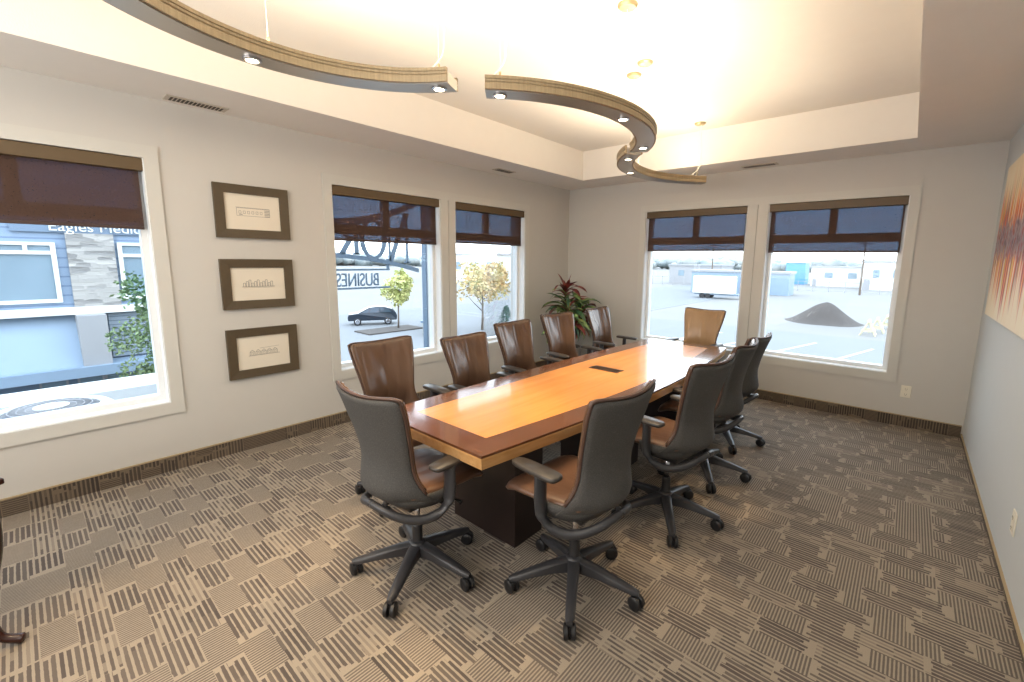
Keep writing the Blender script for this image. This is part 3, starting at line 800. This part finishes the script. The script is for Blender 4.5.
# ------------------------------------------------------------------ potted plant in the corner
pl = thing('potted_plant', 'tall potted plant with burgundy and green leaves in the room corner', 'plant', (.48, -.60, 0))
bm = bmesh.new(); lathe(bm, [(.13, 0), (.15, .01), (.19, .36), (.195, .40), (.175, .40), (.17, .34)], 32); smooth_by_angle(obj('planter', bm, M['planter'], pl))
bm = bmesh.new(); lathe(bm, [(.168, .33), (.168, .352)], 24); obj('soil', bm, M['soil'], pl)
stems = []
bm = bmesh.new()
for k, (dx, dy, hz) in enumerate(((-.02, -.03, 1.18), (.07, .05, 1.05), (.02, .11, .92), (-.06, .02, .85), (.05, -.08, .98))):
    P = spline([(dx*.6, dy*.6, .345), (dx*1.2+R.uniform(-.03, .03), dy*1.2, .6), (dx*1.6, dy*1.6, hz*.8), (dx*1.8, dy*1.8, hz)], 5)
    tube(bm, P, [.012-.004*i/len(P) for i in range(len(P))], 8); stems.append(P)
obj('stems', bm, M['stem'], pl, True)
def leaf(bm, base, az, el, L, w, droop, tw=0):
    n_ = 7; prev = None; p = Vector(base); e = el
    for i in range(n_+1):
        t = i/n_; d = Vector((math.cos(az)*math.cos(e), math.sin(az)*math.cos(e), math.sin(e)))
        s = Vector((-math.sin(az), math.cos(az), 0))
        up = s.cross(d)*-1
        ww = w*math.sin(PI*min(1, .08+t*.92))**.75*(1-.15*t)
        s2 = (s*math.cos(tw*t)+up*math.sin(tw*t))
        cur = [bm.verts.new(p-s2*ww+up*ww*.35), bm.verts.new(p), bm.verts.new(p+s2*ww+up*ww*.35)]
        if prev:
            bm.faces.new((prev[0], prev[1], cur[1], cur[0])); bm.faces.new((prev[1], prev[2], cur[2], cur[1]))
        prev = cur; p = p+d*L/n_; e -= droop/n_
lb = {'g': bmesh.new(), 'r': bmesh.new(), 'd': bmesh.new()}
Rl = random.Random(21)
for si, P in enumerate(stems):
    for k in range(34):
        t = .45+.55*(k/33); b = P[min(len(P)-1, int(t*(len(P)-1)))]
        az = Rl.uniform(0, 2*PI); topf = (t-.45)/.55
        if b.x < -.02 and math.cos(az) < -.3: az += PI*.6
        kind = 'r' if (si == 0 and topf > .8) or Rl.random() < .25 else ('g' if Rl.random() < .7 else 'd')
        el = .15+1.05*topf*Rl.uniform(.5, 1.1)
        leaf(lb[kind], b, az, el, Rl.uniform(.26, .46), Rl.uniform(.026, .046), Rl.uniform(.9, 2.1), Rl.uniform(-.8, .8))
# an upright burgundy tuft
for k in range(9): leaf(lb['r'], stems[0][-1], k*2.4, 1.15+Rl.uniform(-.35, .25), Rl.uniform(.16, .3), .034, Rl.uniform(-.1, .6), Rl.uniform(-.6, .6))
for k in range(16):
    P = stems[k % 5]; b = P[int(len(P)*.5)]
    leaf(lb['d' if k % 2 else 'g'], b, -1.4+Rl.uniform(-1.2, 2.2), .2, Rl.uniform(.3, .45), .018, 2.4)
def clampw(bm):
    for v in bm.verts:
        v.co.x = max(v.co.x, -.46+.02*abs(v.co.z-.8)); v.co.y = min(v.co.y, .56)
for kx, mm, nm in (('g', 'leaf_green', 'green_leaves'), ('r', 'leaf_red', 'burgundy_leaves'), ('d', 'leaf_dark', 'dark_leaves')):
    clampw(lb[kx]); obj(nm, lb[kx], M[mm], pl, True)

# ================================================================== OUTSIDE
G = -3.4
def ext_struct(name, bm, m): return struct(obj(name, bm, m))
ext_struct('ground', boxes(((-700, -300, G-.3), (700, 900, G))), M['gravel'])
ext_struct('parking_lot', boxes(((-14, 11, G), (30, 31, G+.02))), M['asphalt'])
ext_struct('street', boxes(((-34, -40, G), (-16, 200, G+.02))), M['asphalt'])
ext_struct('lower_facade', boxes(((-TH, YB-.15, G), (W+.15, TH, -.12))), M['siding'])
# flat roof deck below the left window and its white parapet
ext_struct('roof_deck', boxes(((-3.7, -9, -.62), (-TH, -4.0, -.5)), ((-1.62, -3.9, -.62), (-TH, .6, -.5))), M['deck'])
ext_struct('parapet', boxes(((-3.72, -9, -.5), (-3.04, -3.95, 0))), M['ext_white'])
ext_struct('roof_ledge', boxes(((-TH, TH+.3, -.62), (W+.3, TH+.75, -.5))), M['deck'])
# air conditioner
ac = thing('air_conditioner', 'round topped white rooftop air conditioner seen through the big left window', 'air conditioner', (-2.1, -5.53, -.5)); ac.scale = (.94, .94, 1.33)
def rr(h, c=.14, n_=6):
    out = []
    for qx, qy, a0 in ((1, 1, 0), (-1, 1, PI/2), (-1, -1, PI), (1, -1, 1.5*PI)):
        for k in range(n_+1):
            a = a0+PI/2*k/n_; out.append((qx*(h-c)+c*math.cos(a), qy*(h-c)+c*math.sin(a)))
    return out
bm = bmesh.new(); prism(bm, rr(.44), 0, .42); obj('housing', bm, M['ext_white'], ac, False)
bm = bmesh.new(); lathe(bm, [(.40, .42), (.46, .43), (.47, .45), (.43, .475), (.37, .48), (.345, .45), (.34, .44)], 48); smooth_by_angle(obj('fan_shroud', bm, M['ext_white'], ac))
bm = bmesh.new(); lathe(bm, [(.335, .441), (.335, .455)], 40); obj('fan_well', bm, M['deck'], ac)
bm = bmesh.new()
for k in range(40):
    a = 2*PI*k/40; tube(bm, [(.12*math.cos(a), .12*math.sin(a), .485), (.24*math.cos(a), .24*math.sin(a), .48), (.36*math.cos(a), .36*math.sin(a), .465)], .004, 5)
for q in (.18, .24, .30):
    tube(bm, [(q*math.cos(2*PI*k/40), q*math.sin(2*PI*k/40), .483) for k in range(41)], .004, 5)
obj('fan_grille', bm, M['ext_grey'], ac)
bm = bmesh.new(); lathe(bm, [(.13, .478), (.13, .492), (.10, .498), (.02, .50)], 32); smooth_by_angle(obj('fan_hub', bm, M['ext_white'], ac))

# neighbouring building (front plane x = -7)
nb = thing('neighbouring_building', 'slate blue commercial building with ledgestone panel outside left window', 'building', (-7, -8, G))
def nbp(name, bs, m, par=nb): 
    bm = bmesh.new()
    for a, b in bs: box(bm, a, b, 0, Matrix.Translation((7, 8, -G)))
    return obj(name, bm, m, par)
nbp('facade', [((-13, -16, G), (-7, -3.3, 3.4))], M['siding'])
nbp('stone_panel', [((-7, -5.0, .70), (-6.93, -4.40, 1.97))], M['stone'])
nbp('sign_band', [((-7, -5.6, 1.97), (-6.95, -3.5, 2.75))], M['blue_dark'])
nbp('cornice', [((-13.2, -16.2, 3.4), (-6.7, -3.1, 3.6))], M['ext_grey'])
def nwin(y0, y1, z0, z1, zt, ym):
    f = nbp('window', [((-7, y0, z0), (-6.94, y0+.06, z1)), ((-7, y1-.06, z0), (-6.94, y1, z1)), ((-7, y0+.06, z0), (-6.945, y1-.06, z0+.06)), ((-7, y0+.06, z1-.05), (-6.945, y1-.06, z1)), ((-7, y0+.06, zt-.03), (-6.945, y1-.06, zt+.03)), ((-7, ym-.025, zt+.03), (-6.945, ym+.025, z1-.05))], M['ext_white'])
    nbp('window_pane', [((-7, y0+.06, z0+.06), (-6.98, y1-.06, z1-.05))], M['ext_glass'], f)
nwin(-6.5, -5.13, .79, 1.80, 1.63, -5.47); nwin(-4.36, -3.55, .80, 1.83, 1.60, -3.95); nwin(-8.5, -6.9, .79, 1.99, 1.63, -7.7)
nbp('sill_ledge', [((-7, -12, .58), (-6.80, -3.3, .70))], M['ext_white'])
bm = bmesh.new(); Mt = Matrix.Translation((7, 8, -G))
vs = [bm.verts.new(Mt @ Vector(p)) for p in ((-6.99, -12, .56), (-6.99, -4.66, .56), (-6.5, -4.66, -.28), (-6.5, -12, -.28), (-6.99, -4.66, -.28), (-6.99, -12, -.28))]
for q in ((0, 1, 2, 3), (1, 4, 2), (0, 3, 5), (0, 5, 4, 1), (3, 2, 4, 5)): bm.faces.new([vs[i] for i in q])
obj('awning', bm, M['blue_mid'], nb)
nbp('grey_column', [((-6.99, -5.02, -.28), (-6.45, -4.66, .58))], M['ext_grey'])
nbp('louvre', [((-6.99, -4.60, -.25), (-6.93, -3.9, .55))], M['louver'])
nbp('canopy_fascia', [((-6.99, -12, -.45), (-6.35, -3.6, -.28))], M['blue_mid'])
nbp('lower_storey', [((-6.99, -12, -1.2), (-6.85, -3.6, -.46))], M['blue_dark'])
for y in (-5.55, -5.1, -4.75, -4.0): 
    f = nbp('lower_window', [((-6.85, y, -1.0), (-6.82, y+.34, -.52))], M['ext_grey']); nbp('lower_pane', [((-6.82, y+.03, -.97), (-6.81, y+.31, -.55))], M['ext_glass'], f)
Mtx = Matrix.Translation((7, 8, -G)) @ Matrix.Translation((-6.94, -5.19, 2.0)) @ Matrix(((0, 0, 1, 0), (1, 0, 0, 0), (0, 1, 0, 0), (0, 0, 0, 1)))
obj('sign_lettering', text_bm('Eagles Medical', .228, .012, Mtx), M['ext_white'], nb)

# steel arch sign outside the second window, facing the street
sg = thing('arched_sign', 'blue grey steel arch sign NORTH BUSINESS seen reversed through window', 'sign', (-1.5, -2.5, 0))
SC = -3.15
def ztop(y): return 2.0+.18*(y-SC)**2
def zbot(y): return 1.665-.10*(y-SC)**2
def strip(bm, ya, yb, za, zb, n_=30, hy=.02):
    prev = None
    for i in range(n_+1):
        y = ya+(yb-ya)*i/n_
        cur = [bm.verts.new((x, y+2.5, z)) for x, z in ((-hy, za(y)), (hy, za(y)), (hy, zb(y)), (-hy, zb(y)))]
        if prev:
            for k in range(4): bm.faces.new((prev[k], prev[(k+1) % 4], cur[(k+1) % 4], cur[k]))
        else: bm.faces.new(cur)
        prev = cur
    bm.faces.new(prev)
bm = bmesh.new(); strip(bm, -4.75, -1.50, lambda y: ztop(y), lambda y: ztop(y)+.09); obj('top_arch', bm, M['steel'], sg)
bm = bmesh.new(); strip(bm, -4.7, -1.72, lambda y: zbot(y)-.055, lambda y: zbot(y)); obj('lower_arch', bm, M['steel'], sg)
obj('post', boxes(((-.05, -1.62+2.5, -.5), (.05, -1.50+2.5, 2.75))), M['steel'], sg)
obj('post', boxes(((-.04, -4.80+2.5, -.5), (.04, -4.68+2.5, 2.75))), M['steel'], sg)
obj('word_panel_bars', boxes(((-.015, -4.1+2.5, 1.44), (.015, -2.2+2.5, 1.465)), ((-.015, -4.1+2.5, 1.195), (.015, -2.2+2.5, 1.22)), ((-.015, -2.235+2.5, 1.465), (.015, -2.205+2.5, 1.6))), M['steel'], sg)
# big serif capitals, reading from outside (-x side): text runs from +y to -y
def letter(ch, yr, w, par):
    bm = bmesh.new(); z0 = zbot(yr-w/2); z1 = ztop(yr-w/2)+.02; h = z1-z0
    tn, tk = .028, .062
    def P(u, v): return (yr-u*w, z0+v*h)
    def stroke(a, b, wd):
        d = Vector((b[0]-a[0], b[1]-a[1])); n_ = Vector((-d.y, d.x)).normalized()*wd/2
        pts = [(a[0]+n_.x, a[1]+n_.y), (b[0]+n_.x, b[1]+n_.y), (b[0]-n_.x, b[1]-n_.y), (a[0]-n_.x, a[1]-n_.y)]
        A_ = [bm.verts.new((-.012, p[0]+2.5, p[1])) for p in pts]; B_ = [bm.verts.new((.012, p[0]+2.5, p[1])) for p in pts]
        bm.faces.new(A_); bm.faces.new(B_[::-1])
        for k in range(4): bm.faces.new((A_[k], A_[(k+1) % 4], B_[(k+1) % 4], B_[k]))
    def serif(u, v): a = P(u, v); s = .05; dz = .012 if v < .5 else -.012; stroke((a[0]-s, a[1]+dz), (a[0]+s, a[1]+dz), .022)
    if ch == 'N':
        stroke(P(.12, 0), P(.12, 1), tn); stroke(P(.9, 0), P(.9, 1), tn); stroke(P(.12, 1), P(.9, .0), tk); serif(.12, 0); serif(.12, 1); serif(.9, 1)
    elif ch in 'O':
        n_ = 28; pts = [(yr-w/2+math.cos(2*PI*k/n_)*w*.46, z0+h/2+math.sin(2*PI*k/n_)*h*.5) for k in range(n_)]
        for k in range(n_):
            a = 2*PI*(k+.5)/n_; stroke(pts[k], pts[(k+1) % n_], tn+(tk-tn)*abs(math.cos(a)))
    elif ch == 'R':
        stroke(P(.15, 0), P(.15, 1), tk*.9); serif(.15, 0); serif(.15, 1)
        prev = P(.15, 1)
        for k in range(1, 13):
            a = PI/2-PI*k/12; q = P(.15+.68*max(0, math.cos(a)), .76+.24*math.sin(a)); stroke(prev, q, tn+.02*max(0, math.cos(a))); prev = q
        stroke(P(.45, .52), P(.95, 0), tk); serif(.93, 0)
    elif ch == 'T':
        stroke(P(.5, 0), P(.5, 1), tk*.9); stroke(P(.0, .97), P(1, .97), tn); serif(.5, 0); stroke(P(.02, .97), P(.02, .82), tn); stroke(P(.98, .97), P(.98, .82), tn)
    elif ch == 'H':
        for u in (.12, .88): stroke(P(u, 0), P(u, 1), tk*.8); serif(u, 0); serif(u, 1)
        stroke(P(.12, .5), P(.88, .5), tn)
    obj('letter', bm, M['steel'], par)
yy = -1.86
for ch, w in (('N', .36), ('O', .36), ('R', .26), ('T', .24), ('H', .28)):
    letter(ch, yy, w, sg); yy -= w+.025
Mtx = Matrix.Translation((0, -2.36+2.5, 1.235)) @ Matrix(((0, 0, -1, 0), (-1, 0, 0, 0), (0, 1.25, 0, 0), (0, 0, 0, 1))) @ Matrix.Diagonal((.82, 1, 1, 1))
obj('business_lettering', text_bm('BUSINESS', .20, .01, Mtx), M['steel'], sg)

# trees
def tree(name, label, cat, loc, H, cr, ch_, m, group, trunk_h, n_leaf=1500, ls=.16, tr=.09, seed=1, cs=1):
    rg = random.Random(seed); r = thing(name, label, cat, loc, 0, group)
    bm = bmesh.new(); tube(bm, [(0, 0, 0), (.03, .02, trunk_h*.5), (0, .05, trunk_h), (.04, 0, H*.75)], [tr, tr*.85, tr*.7, tr*.3], 8)
    for k in range(7):
        a = rg.uniform(0, 2*PI); z = trunk_h*.8+(H-trunk_h)*.5*rg.random(); q = cr*rg.uniform(.5, .8)
        tube(bm, [(0, 0, z), (q*.5*math.cos(a), q*.5*math.sin(a), z+.4*ch_*.4), (q*math.cos(a), q*math.sin(a), z+ch_*.35)], [tr*.4, tr*.28, tr*.1], 6)
    obj('trunk', bm, M['bark'], r, True)
    bm = bmesh.new(); cz = H-ch_/2; cl = []
    for k in range(26):
        while True:
            p = Vector((rg.uniform(-1, 1), rg.uniform(-1, 1), rg.uniform(-1, 1)))
            if p.length < 1: break
        cl.append((Vector((p.x*cr*.8, p.y*cr*.8, cz+p.z*ch_*.42)), rg.uniform(.25, .42)*cr*cs))
    for k in range(n_leaf):
        c, q = cl[rg.randrange(len(cl))]; d = Vector((rg.gauss(0, 1), rg.gauss(0, 1), rg.gauss(0, .9))).normalized()*q*rg.uniform(.5, 1.05)
        p = c+d; a = Vector((rg.uniform(-1, 1), rg.uniform(-1, 1), rg.uniform(-1, 1))).normalized(); b = a.orthogonal().normalized(); s = ls*rg.uniform(.6, 1.2)
        bm.faces.new([bm.verts.new(p+x) for x in (a*s, b*s*.6, -a*s, -b*s*.6)])
    obj('foliage', bm, M[m], r); return r
tree('street_tree', 'slender yellow green tree beside the parked dark car', 'tree', (-23.6, 11.9, G), 4.3, 1.15, 2.7, 'fol_yellow', None, 1.7, 1500, .13, .07, 3)
tree('autumn_tree', 'orange and yellow autumn tree seen through second window', 'tree', (-19.0, 15.8, G), 5.1, 2.2, 3.4, 'fol_orange', None, 1.7, 1900, .14, .09, 5)
tree('young_tree', 'leafy green tree against the neighbouring building at big left window', 'tree', (-5.1, -4.25, G), 5.3, .5, 3.9, 'fol_green', None, 1.4, 5200, .036, .04, 8, 1.7)
def conifer(loc, H, r_, label):
    r = thing('shrub', label, 'shrub', loc, 0, 'blue green shrubs by the street'); rg = random.Random(int(H*100))
    bm = bmesh.new(); tube(bm, [(0, 0, 0), (0, 0, H*.9)], [.07, .02], 6); obj('trunk', bm, M['bark'], r)
    bm = bmesh.new()
    for k in range(900):
        z = rg.random()**.8; q = r_*(1.08-z)*rg.uniform(.5, 1); a = rg.uniform(0, 2*PI); p = Vector((q*math.cos(a), q*math.sin(a), .15+z*(H-.15))); d = Vector((math.cos(a), math.sin(a), -.4)); s = .14
        t_ = Vector((-math.sin(a), math.cos(a), 0)); bm.faces.new([bm.verts.new(p+x) for x in (d*s, t_*s*.35, -d*s*.4, -t_*s*.35)])
    obj('foliage', bm, M['fol_blue'], r)
conifer((-22.6, 14.1, G), 3.2, .8, 'blue green shrub behind the stone sign base')
conifer((-16.2, 15.4, G), 2.0, 1.0, 'blue green shrub right of the autumn tree')
sb = thing('stone_sign_base', 'low stone pillar with dark cap beside the street', 'pillar', (-19.9, 12.5, G), .5)
obj('stone_block', boxes(((-.6, -.9, 0), (.6, .9, .85))), M['stone'], sb); obj('cap', boxes(((-.7, -1.0, .85), (.7, 1.0, 1.0))), M['steel'], sb)

# parked car
car = thing('parked_car', 'dark navy hatchback suv parked on the street beyond second window', 'car', (-27.0, 11.85, G+.02), math.radians(62)); car.scale = (.8, .8, .84)
prof = [(-2.15, .42), (-2.2, .75), (-2.1, .98), (-1.25, 1.08), (-.75, 1.30), (-.25, 1.55), (.3, 1.62), (1.1, 1.60), (1.75, 1.42), (2.1, 1.08), (2.2, .8), (2.15, .42)]
bm = bmesh.new(); cols = []
for x, z in prof:
    hw = .88 if z < 1.05 else .88-.28*(z-1.05)/.55
    cols.append((x, z, hw))
ra = [bm.verts.new((x, -h_, z)) for x, z, h_ in cols]; rb = [bm.verts.new((x, h_, z)) for x, z, h_ in cols]
bm.faces.new(ra); bm.faces.new(rb[::-1])
for k in range(len(ra)): bm.faces.new((ra[k], ra[(k+1) % len(ra)], rb[(k+1) % len(ra)], rb[k]))
bevel(obj('car_body', bm, M['car'], car), .06, 3, 20)
bm = bmesh.new()
for s in (-1, 1):
    for quad in (((-.95, 1.12), (-.35, 1.12), (-.30, 1.47), (-.42, 1.45)), ((-.30, 1.12), (.62, 1.12), (.60, 1.54), (-.24, 1.50)), ((.68, 1.12), (1.70, 1.14), (1.35, 1.46), (.66, 1.53))):
        vs = []
        for x, z in quad: hw = .885-.28*(z-1.05)/.55+.012; vs.append(bm.verts.new((x, s*hw, z)))
        bm.faces.new(vs)
for quad in (((-1.22, 1.10), (-.78, 1.31), (-.28, 1.55)),):
    (xa, za), (xb, zb), (xc, zc) = quad
    bm.faces.new([bm.verts.new(p) for p in ((xa, -.78, za+.02), (xa, .78, za+.02), (xc, .58, zc+.02), (xc, -.58, zc+.02))])
bm.faces.new([bm.verts.new(p) for p in ((2.07, -.72, 1.14), (2.07, .72, 1.14), (1.82, .62, 1.41), (1.82, -.62, 1.41))])
obj('car_windows', bm, M['car_glass'], car)
for x in (-1.35, 1.35):
    for s in (-1, 1):
        bm = bmesh.new(); lathe(bm, [(.30, -.11), (.33, -.09), (.33, .09), (.30, .11)], 24, (0, 0, 0), Matrix.Translation((x, s*.80, .33)) @ Matrix.Rotation(PI/2, 4, 'X')); w_ = smooth_by_angle(obj('wheel', bm, M['tyre'], car))
        bm = bmesh.new(); lathe(bm, [(.21, -.115), (.19, -.125), (.19, .125), (.21, .115)], 18, (0, 0, 0), Matrix.Translation((x, s*.80, .33)) @ Matrix.Rotation(PI/2, 4, 'X')); obj('rim', bm, M['chrome'], w_)

# dirt pile
bm = bmesh.new(); n_ = 40; rings = []
for j in range(15):
    q = j/14; rings.append([])
    for k in range(n_):
        a = 2*PI*k/n_; rr_ = 3.0*q*(1+.12*noise.noise(Vector((math.cos(a)*1.5, math.sin(a)*1.5, 0)))); 
        z = 1.75*(.62*.5*(1+math.cos(PI*q))+.38*(1-q))+.12*noise.noise(Vector((rr_*math.cos(a), rr_*math.sin(a), 3)))*(1-q)
        rings[-1].append(bm.verts.new((rr_*math.cos(a), rr_*math.sin(a)*.9, max(0, z))))
for a, b in zip(rings, rings[1:]):
    for k in range(n_): bm.faces.new((a[k], a[(k+1) % n_], b[(k+1) % n_], b[k]))
bmesh.ops.remove_doubles(bm, verts=bm.verts, dist=1e-4)
tag(obj('dirt_pile', bm, M['dirt'], None, True, (-1.2, 39.6, G)), 'conical brown grey dirt pile in the yard beyond far right window', 'dirt pile')
tag(obj('planting_bed', boxes(((-1.0, -3.2, 0), (1.0, 1.0, .08))), M['dirt'], None, False, (-23.4, 12.2, G+.02)), 'low brown planting bed around the slender street tree', 'planting bed')
# timber A-frame barriers in a row
for k in range(9):
    t_ = k/8; x = 2.2+4.6*t_**1.2; y = 33.5+26*t_**1.2
    bm = bmesh.new()
    for s in (-1, 1):
        for e in (-.5, .5): tube(bm, [(s*.45, e, 0), (0, e, 1.0)], .06, 5)
    box(bm, (-.07, -.8, .95), (.07, .8, 1.08)); box(bm, (-.38, -.6, .3), (.38, -.54, .42)); box(bm, (-.38, .54, .3), (.38, .6, .42))
    o = obj('yard_barrier', bm, M['barrier'], None, False, (x, y, G)); tag(o, 'pale yellow timber barrier in the row right of the dirt pile', 'barrier', 'row of timber barriers in the yard')
# painted bay lines
for k in range(5):
    o = obj('bay_line', boxes(((-.08, -2.6, 0), (.08, 2.6, .01))), M['line'], None, False, (-6.5+k*2.9, 24.5, G+.022)); o.rotation_euler = (0, 0, -.25)
    tag(o, 'white painted parking bay line on the asphalt outside', 'parking line', 'painted parking bay lines outside')
# yard fence
fn = thing('yard_fence', 'pale wire fence across the far side of the yard', 'fence', (-10, 88, G))
for k in range(36): obj('post', boxes(((-40+k*2.4-.05, -.05, 0), (-40+k*2.4+.05, .05, 1.9))), M['ext_grey'], fn)
obj('rail', boxes(((-40, -.03, 1.78), (46.4, .03, 1.86)), ((-40, -.03, .2), (46.4, .03, .26))), M['ext_grey'], fn)
def building(label, x, y, w, d, h, m, windows=0, roof=None):
    r = thing('warehouse', label, 'building', (x, y, G))
    obj('wall', boxes(((-w/2, 0, 0), (w/2, d, h))), M[m], r)
    bm = bmesh.new(); prism(bm, [(-w/2-.2, -.2), (w/2+.2, -.2), (w/2+.2, d+.2), (-w/2-.2, d+.2)], h, h+.35); obj('roof', bm, M[roof or 'ext_grey'], r)
    for k in range(windows):
        xx = -w/2+(k+.6)*w/(windows+.2); f = obj('window', boxes(((xx, -.06, h*.45), (xx+w/(windows*3), -.01, h*.75))), M['ext_glass'], r)
    if windows: obj('door', boxes(((-w*.46, -.06, 0), (-w*.46+w*.08, -.01, h*.42))), M['ext_grey'], r)
building('narrow sky blue block building beyond the yard', -17.5, 118, 4.2, 5, 5.2, 'blue_pure', 0, 'ext_white')
building('low long white warehouse beside the blue block', -8.5, 112, 9.5, 6, 4.2, 'ext_white', 2)
building('large white warehouse with dark windows right of the yard', 3.0, 104, 13, 8, 5.4, 'ext_white', 4)
building('blue grey shed behind the white trailer', -20.5, 68, 6.8, 4, 3.5, 'blue_mid', 1)
building('slate blue shed right of the white trailer', -12.4, 72, 4.5, 4, 3.4, 'blue_mid', 0)
building('pale building at the left of the far windows', -34, 96, 12, 8, 4.2, 'ext_grey', 3)
building('distant pale building beyond the street trees', -75, 62, 22, 10, 6.0, 'ext_white', 4)
tr_ = thing('white_trailer', 'white box trailer parked in front of the blue grey shed', 'trailer', (-16.9, 57.5, G), .06)
bevel(obj('box_body', boxes(((-2.7, 0, .7), (2.7, 2.2, 3.1))), M['ext_white'], tr_), .08)
obj('chassis', boxes(((-2.5, .2, .5), (3.4, 2.0, .7))), M['steel'], tr_)
for x in (-1.4, -.6):
    for y in (.15, 2.05):
        bm = bmesh.new(); lathe(bm, [(.34, -.1), (.36, -.08), (.36, .08), (.34, .1)], 18, (0, 0, 0), Matrix.Translation((x, y, .36)) @ Matrix.Rotation(PI/2, 4, 'X')); obj('wheel', bm, M['tyre'], tr_)
# far woodland on the horizon: nobody could count it
bm = bmesh.new(); rg = random.Random(4)
for k in range(520):
    a = math.radians(rg.uniform(50, 170)); d = rg.uniform(300, 380); p = Vector((4+d*math.cos(a), -5+d*math.sin(a), G+rg.uniform(1.5, 5.0)))
    bmesh.ops.create_icosphere(bm, subdivisions=1, radius=rg.uniform(3, 5.5), matrix=Matrix.Translation(p) @ Matrix.Diagonal((1.5, 1.5, 1, 1)))
tag(obj('far_woodland', bm, M['far_trees'], None, True), 'hazy grey line of distant trees along the horizon', 'trees', None, 'stuff')
# utility poles
for k, (x, y) in enumerate(((-2.0, 84), (-26, 84), (-48, 60))):
    r = thing('utility_pole', ('thin utility pole in front of the large white warehouse', 'thin utility pole beyond the white trailer', 'thin utility pole beside the street far left')[k], 'pole', (x, y, G))
    bm = bmesh.new(); tube(bm, [(0, 0, 0), (0, 0, 9)], [.16, .1], 8); obj('pole', bm, M['bark'], r); obj('crossarm', boxes(((-1.0, -.06, 8.2), (1.0, .06, 8.35))), M['bark'], r)

# ------------------------------------------------------------------ world, lights
wd = bpy.data.worlds.new('sky'); scn.world = wd; wd.use_nodes = True; nt = wd.node_tree; nt.nodes.clear()
out = nt.nodes.new('ShaderNodeOutputWorld'); bg = nt.nodes.new('ShaderNodeBackground'); tc = nt.nodes.new('ShaderNodeTexCoord')
sp = nt.nodes.new('ShaderNodeSeparateXYZ'); nt.links.new(tc.outputs['Generated'], sp.inputs[0])
rp = nt.nodes.new('ShaderNodeValToRGB'); nt.links.new(sp.outputs[2], rp.inputs[0])
rp.color_ramp.elements[0].position = .0; rp.color_ramp.elements[0].color = (.97, .985, 1, 1)
rp.color_ramp.elements[1].position = .6; rp.color_ramp.elements[1].color = (.74, .85, 1, 1)
nt.links.new(rp.outputs[0], bg.inputs[0]); bg.inputs[1].default_value = 5.0; nt.links.new(bg.outputs[0], out.inputs[0])
def area(name, loc, rot, sx, sy, e, col, portal=False):
    ld = bpy.data.lights.new(name, 'AREA'); ld.shape = 'RECTANGLE'; ld.size = sx; ld.size_y = sy; ld.energy = e; ld.color = col
    o = bpy.data.objects.new(name, ld); link(o); o.location = loc; o.rotation_euler = rot
    if portal: ld.cycles.is_portal = True
    return o
zc = (SILL+HEAD)/2
for a, b in LW: area('window_portal', (-.25, (a+b)/2, zc), (0, -PI/2, 0), HEAD-SILL, b-a, 1, (1, 1, 1), True)
for a, b in FW: area('window_portal', ((a+b)/2, .25, zc), (-PI/2, 0, 0), b-a, HEAD-SILL, 1, (1, 1, 1), True)
area('room_fill', (2.3, -7.4, 1.9), (math.radians(80), 0, 0), 3.8, 1.4, 92, (1, .965, .925))
area('tray_fill', (2.35, -3.3, 2.52), (PI, 0, 0), 2.2, 4.4, 34, (1, .84, .62))  # unseen upward fill, added to brighten the tray ceiling
area('ceiling_fill', (2.3, -5.9, 3.0), (0, 0, 0), 2.6, 1.5, 22, (1, .90, .76))

# ------------------------------------------------------------------ camera
cd = bpy.data.cameras.new('camera'); cam = bpy.data.objects.new('camera', cd); link(cam); scn.camera = cam
f, yaw, pit, rol, px, py = 440.0217, .7026, .149, .0126, 22.8185, -14.6389
fwd = Vector((-math.sin(yaw)*math.cos(pit), math.cos(yaw)*math.cos(pit), -math.sin(pit)))
rt = Vector((math.cos(yaw), math.sin(yaw), 0)); up = rt.cross(fwd)
rt2 = rt*math.cos(rol)+up*math.sin(rol); up2 = -rt*math.sin(rol)+up*math.cos(rol)
mx = Matrix((rt2, up2, -fwd)).transposed().to_4x4(); mx.translation = Vector((3.838, -5.2649, 1.5))*1.07
cam.matrix_world = mx
cd.sensor_fit = 'HORIZONTAL'; cd.sensor_width = 36; cd.lens = f*36/1024; cd.shift_x = -px/1024; cd.shift_y = py/1024
cd.clip_start = .05; cd.clip_end = 2000
scn.view_settings.view_transform = 'Standard'; scn.view_settings.look = 'None'; scn.view_settings.exposure = .12
cy = scn.cycles
cy.use_denoising = True; cy.max_bounces = 8; cy.diffuse_bounces = 4; cy.glossy_bounces = 4; cy.transparent_max_bounces = 12; cy.sample_clamp_indirect = 6; cy.caustics_reflective = False; cy.caustics_refractive = False
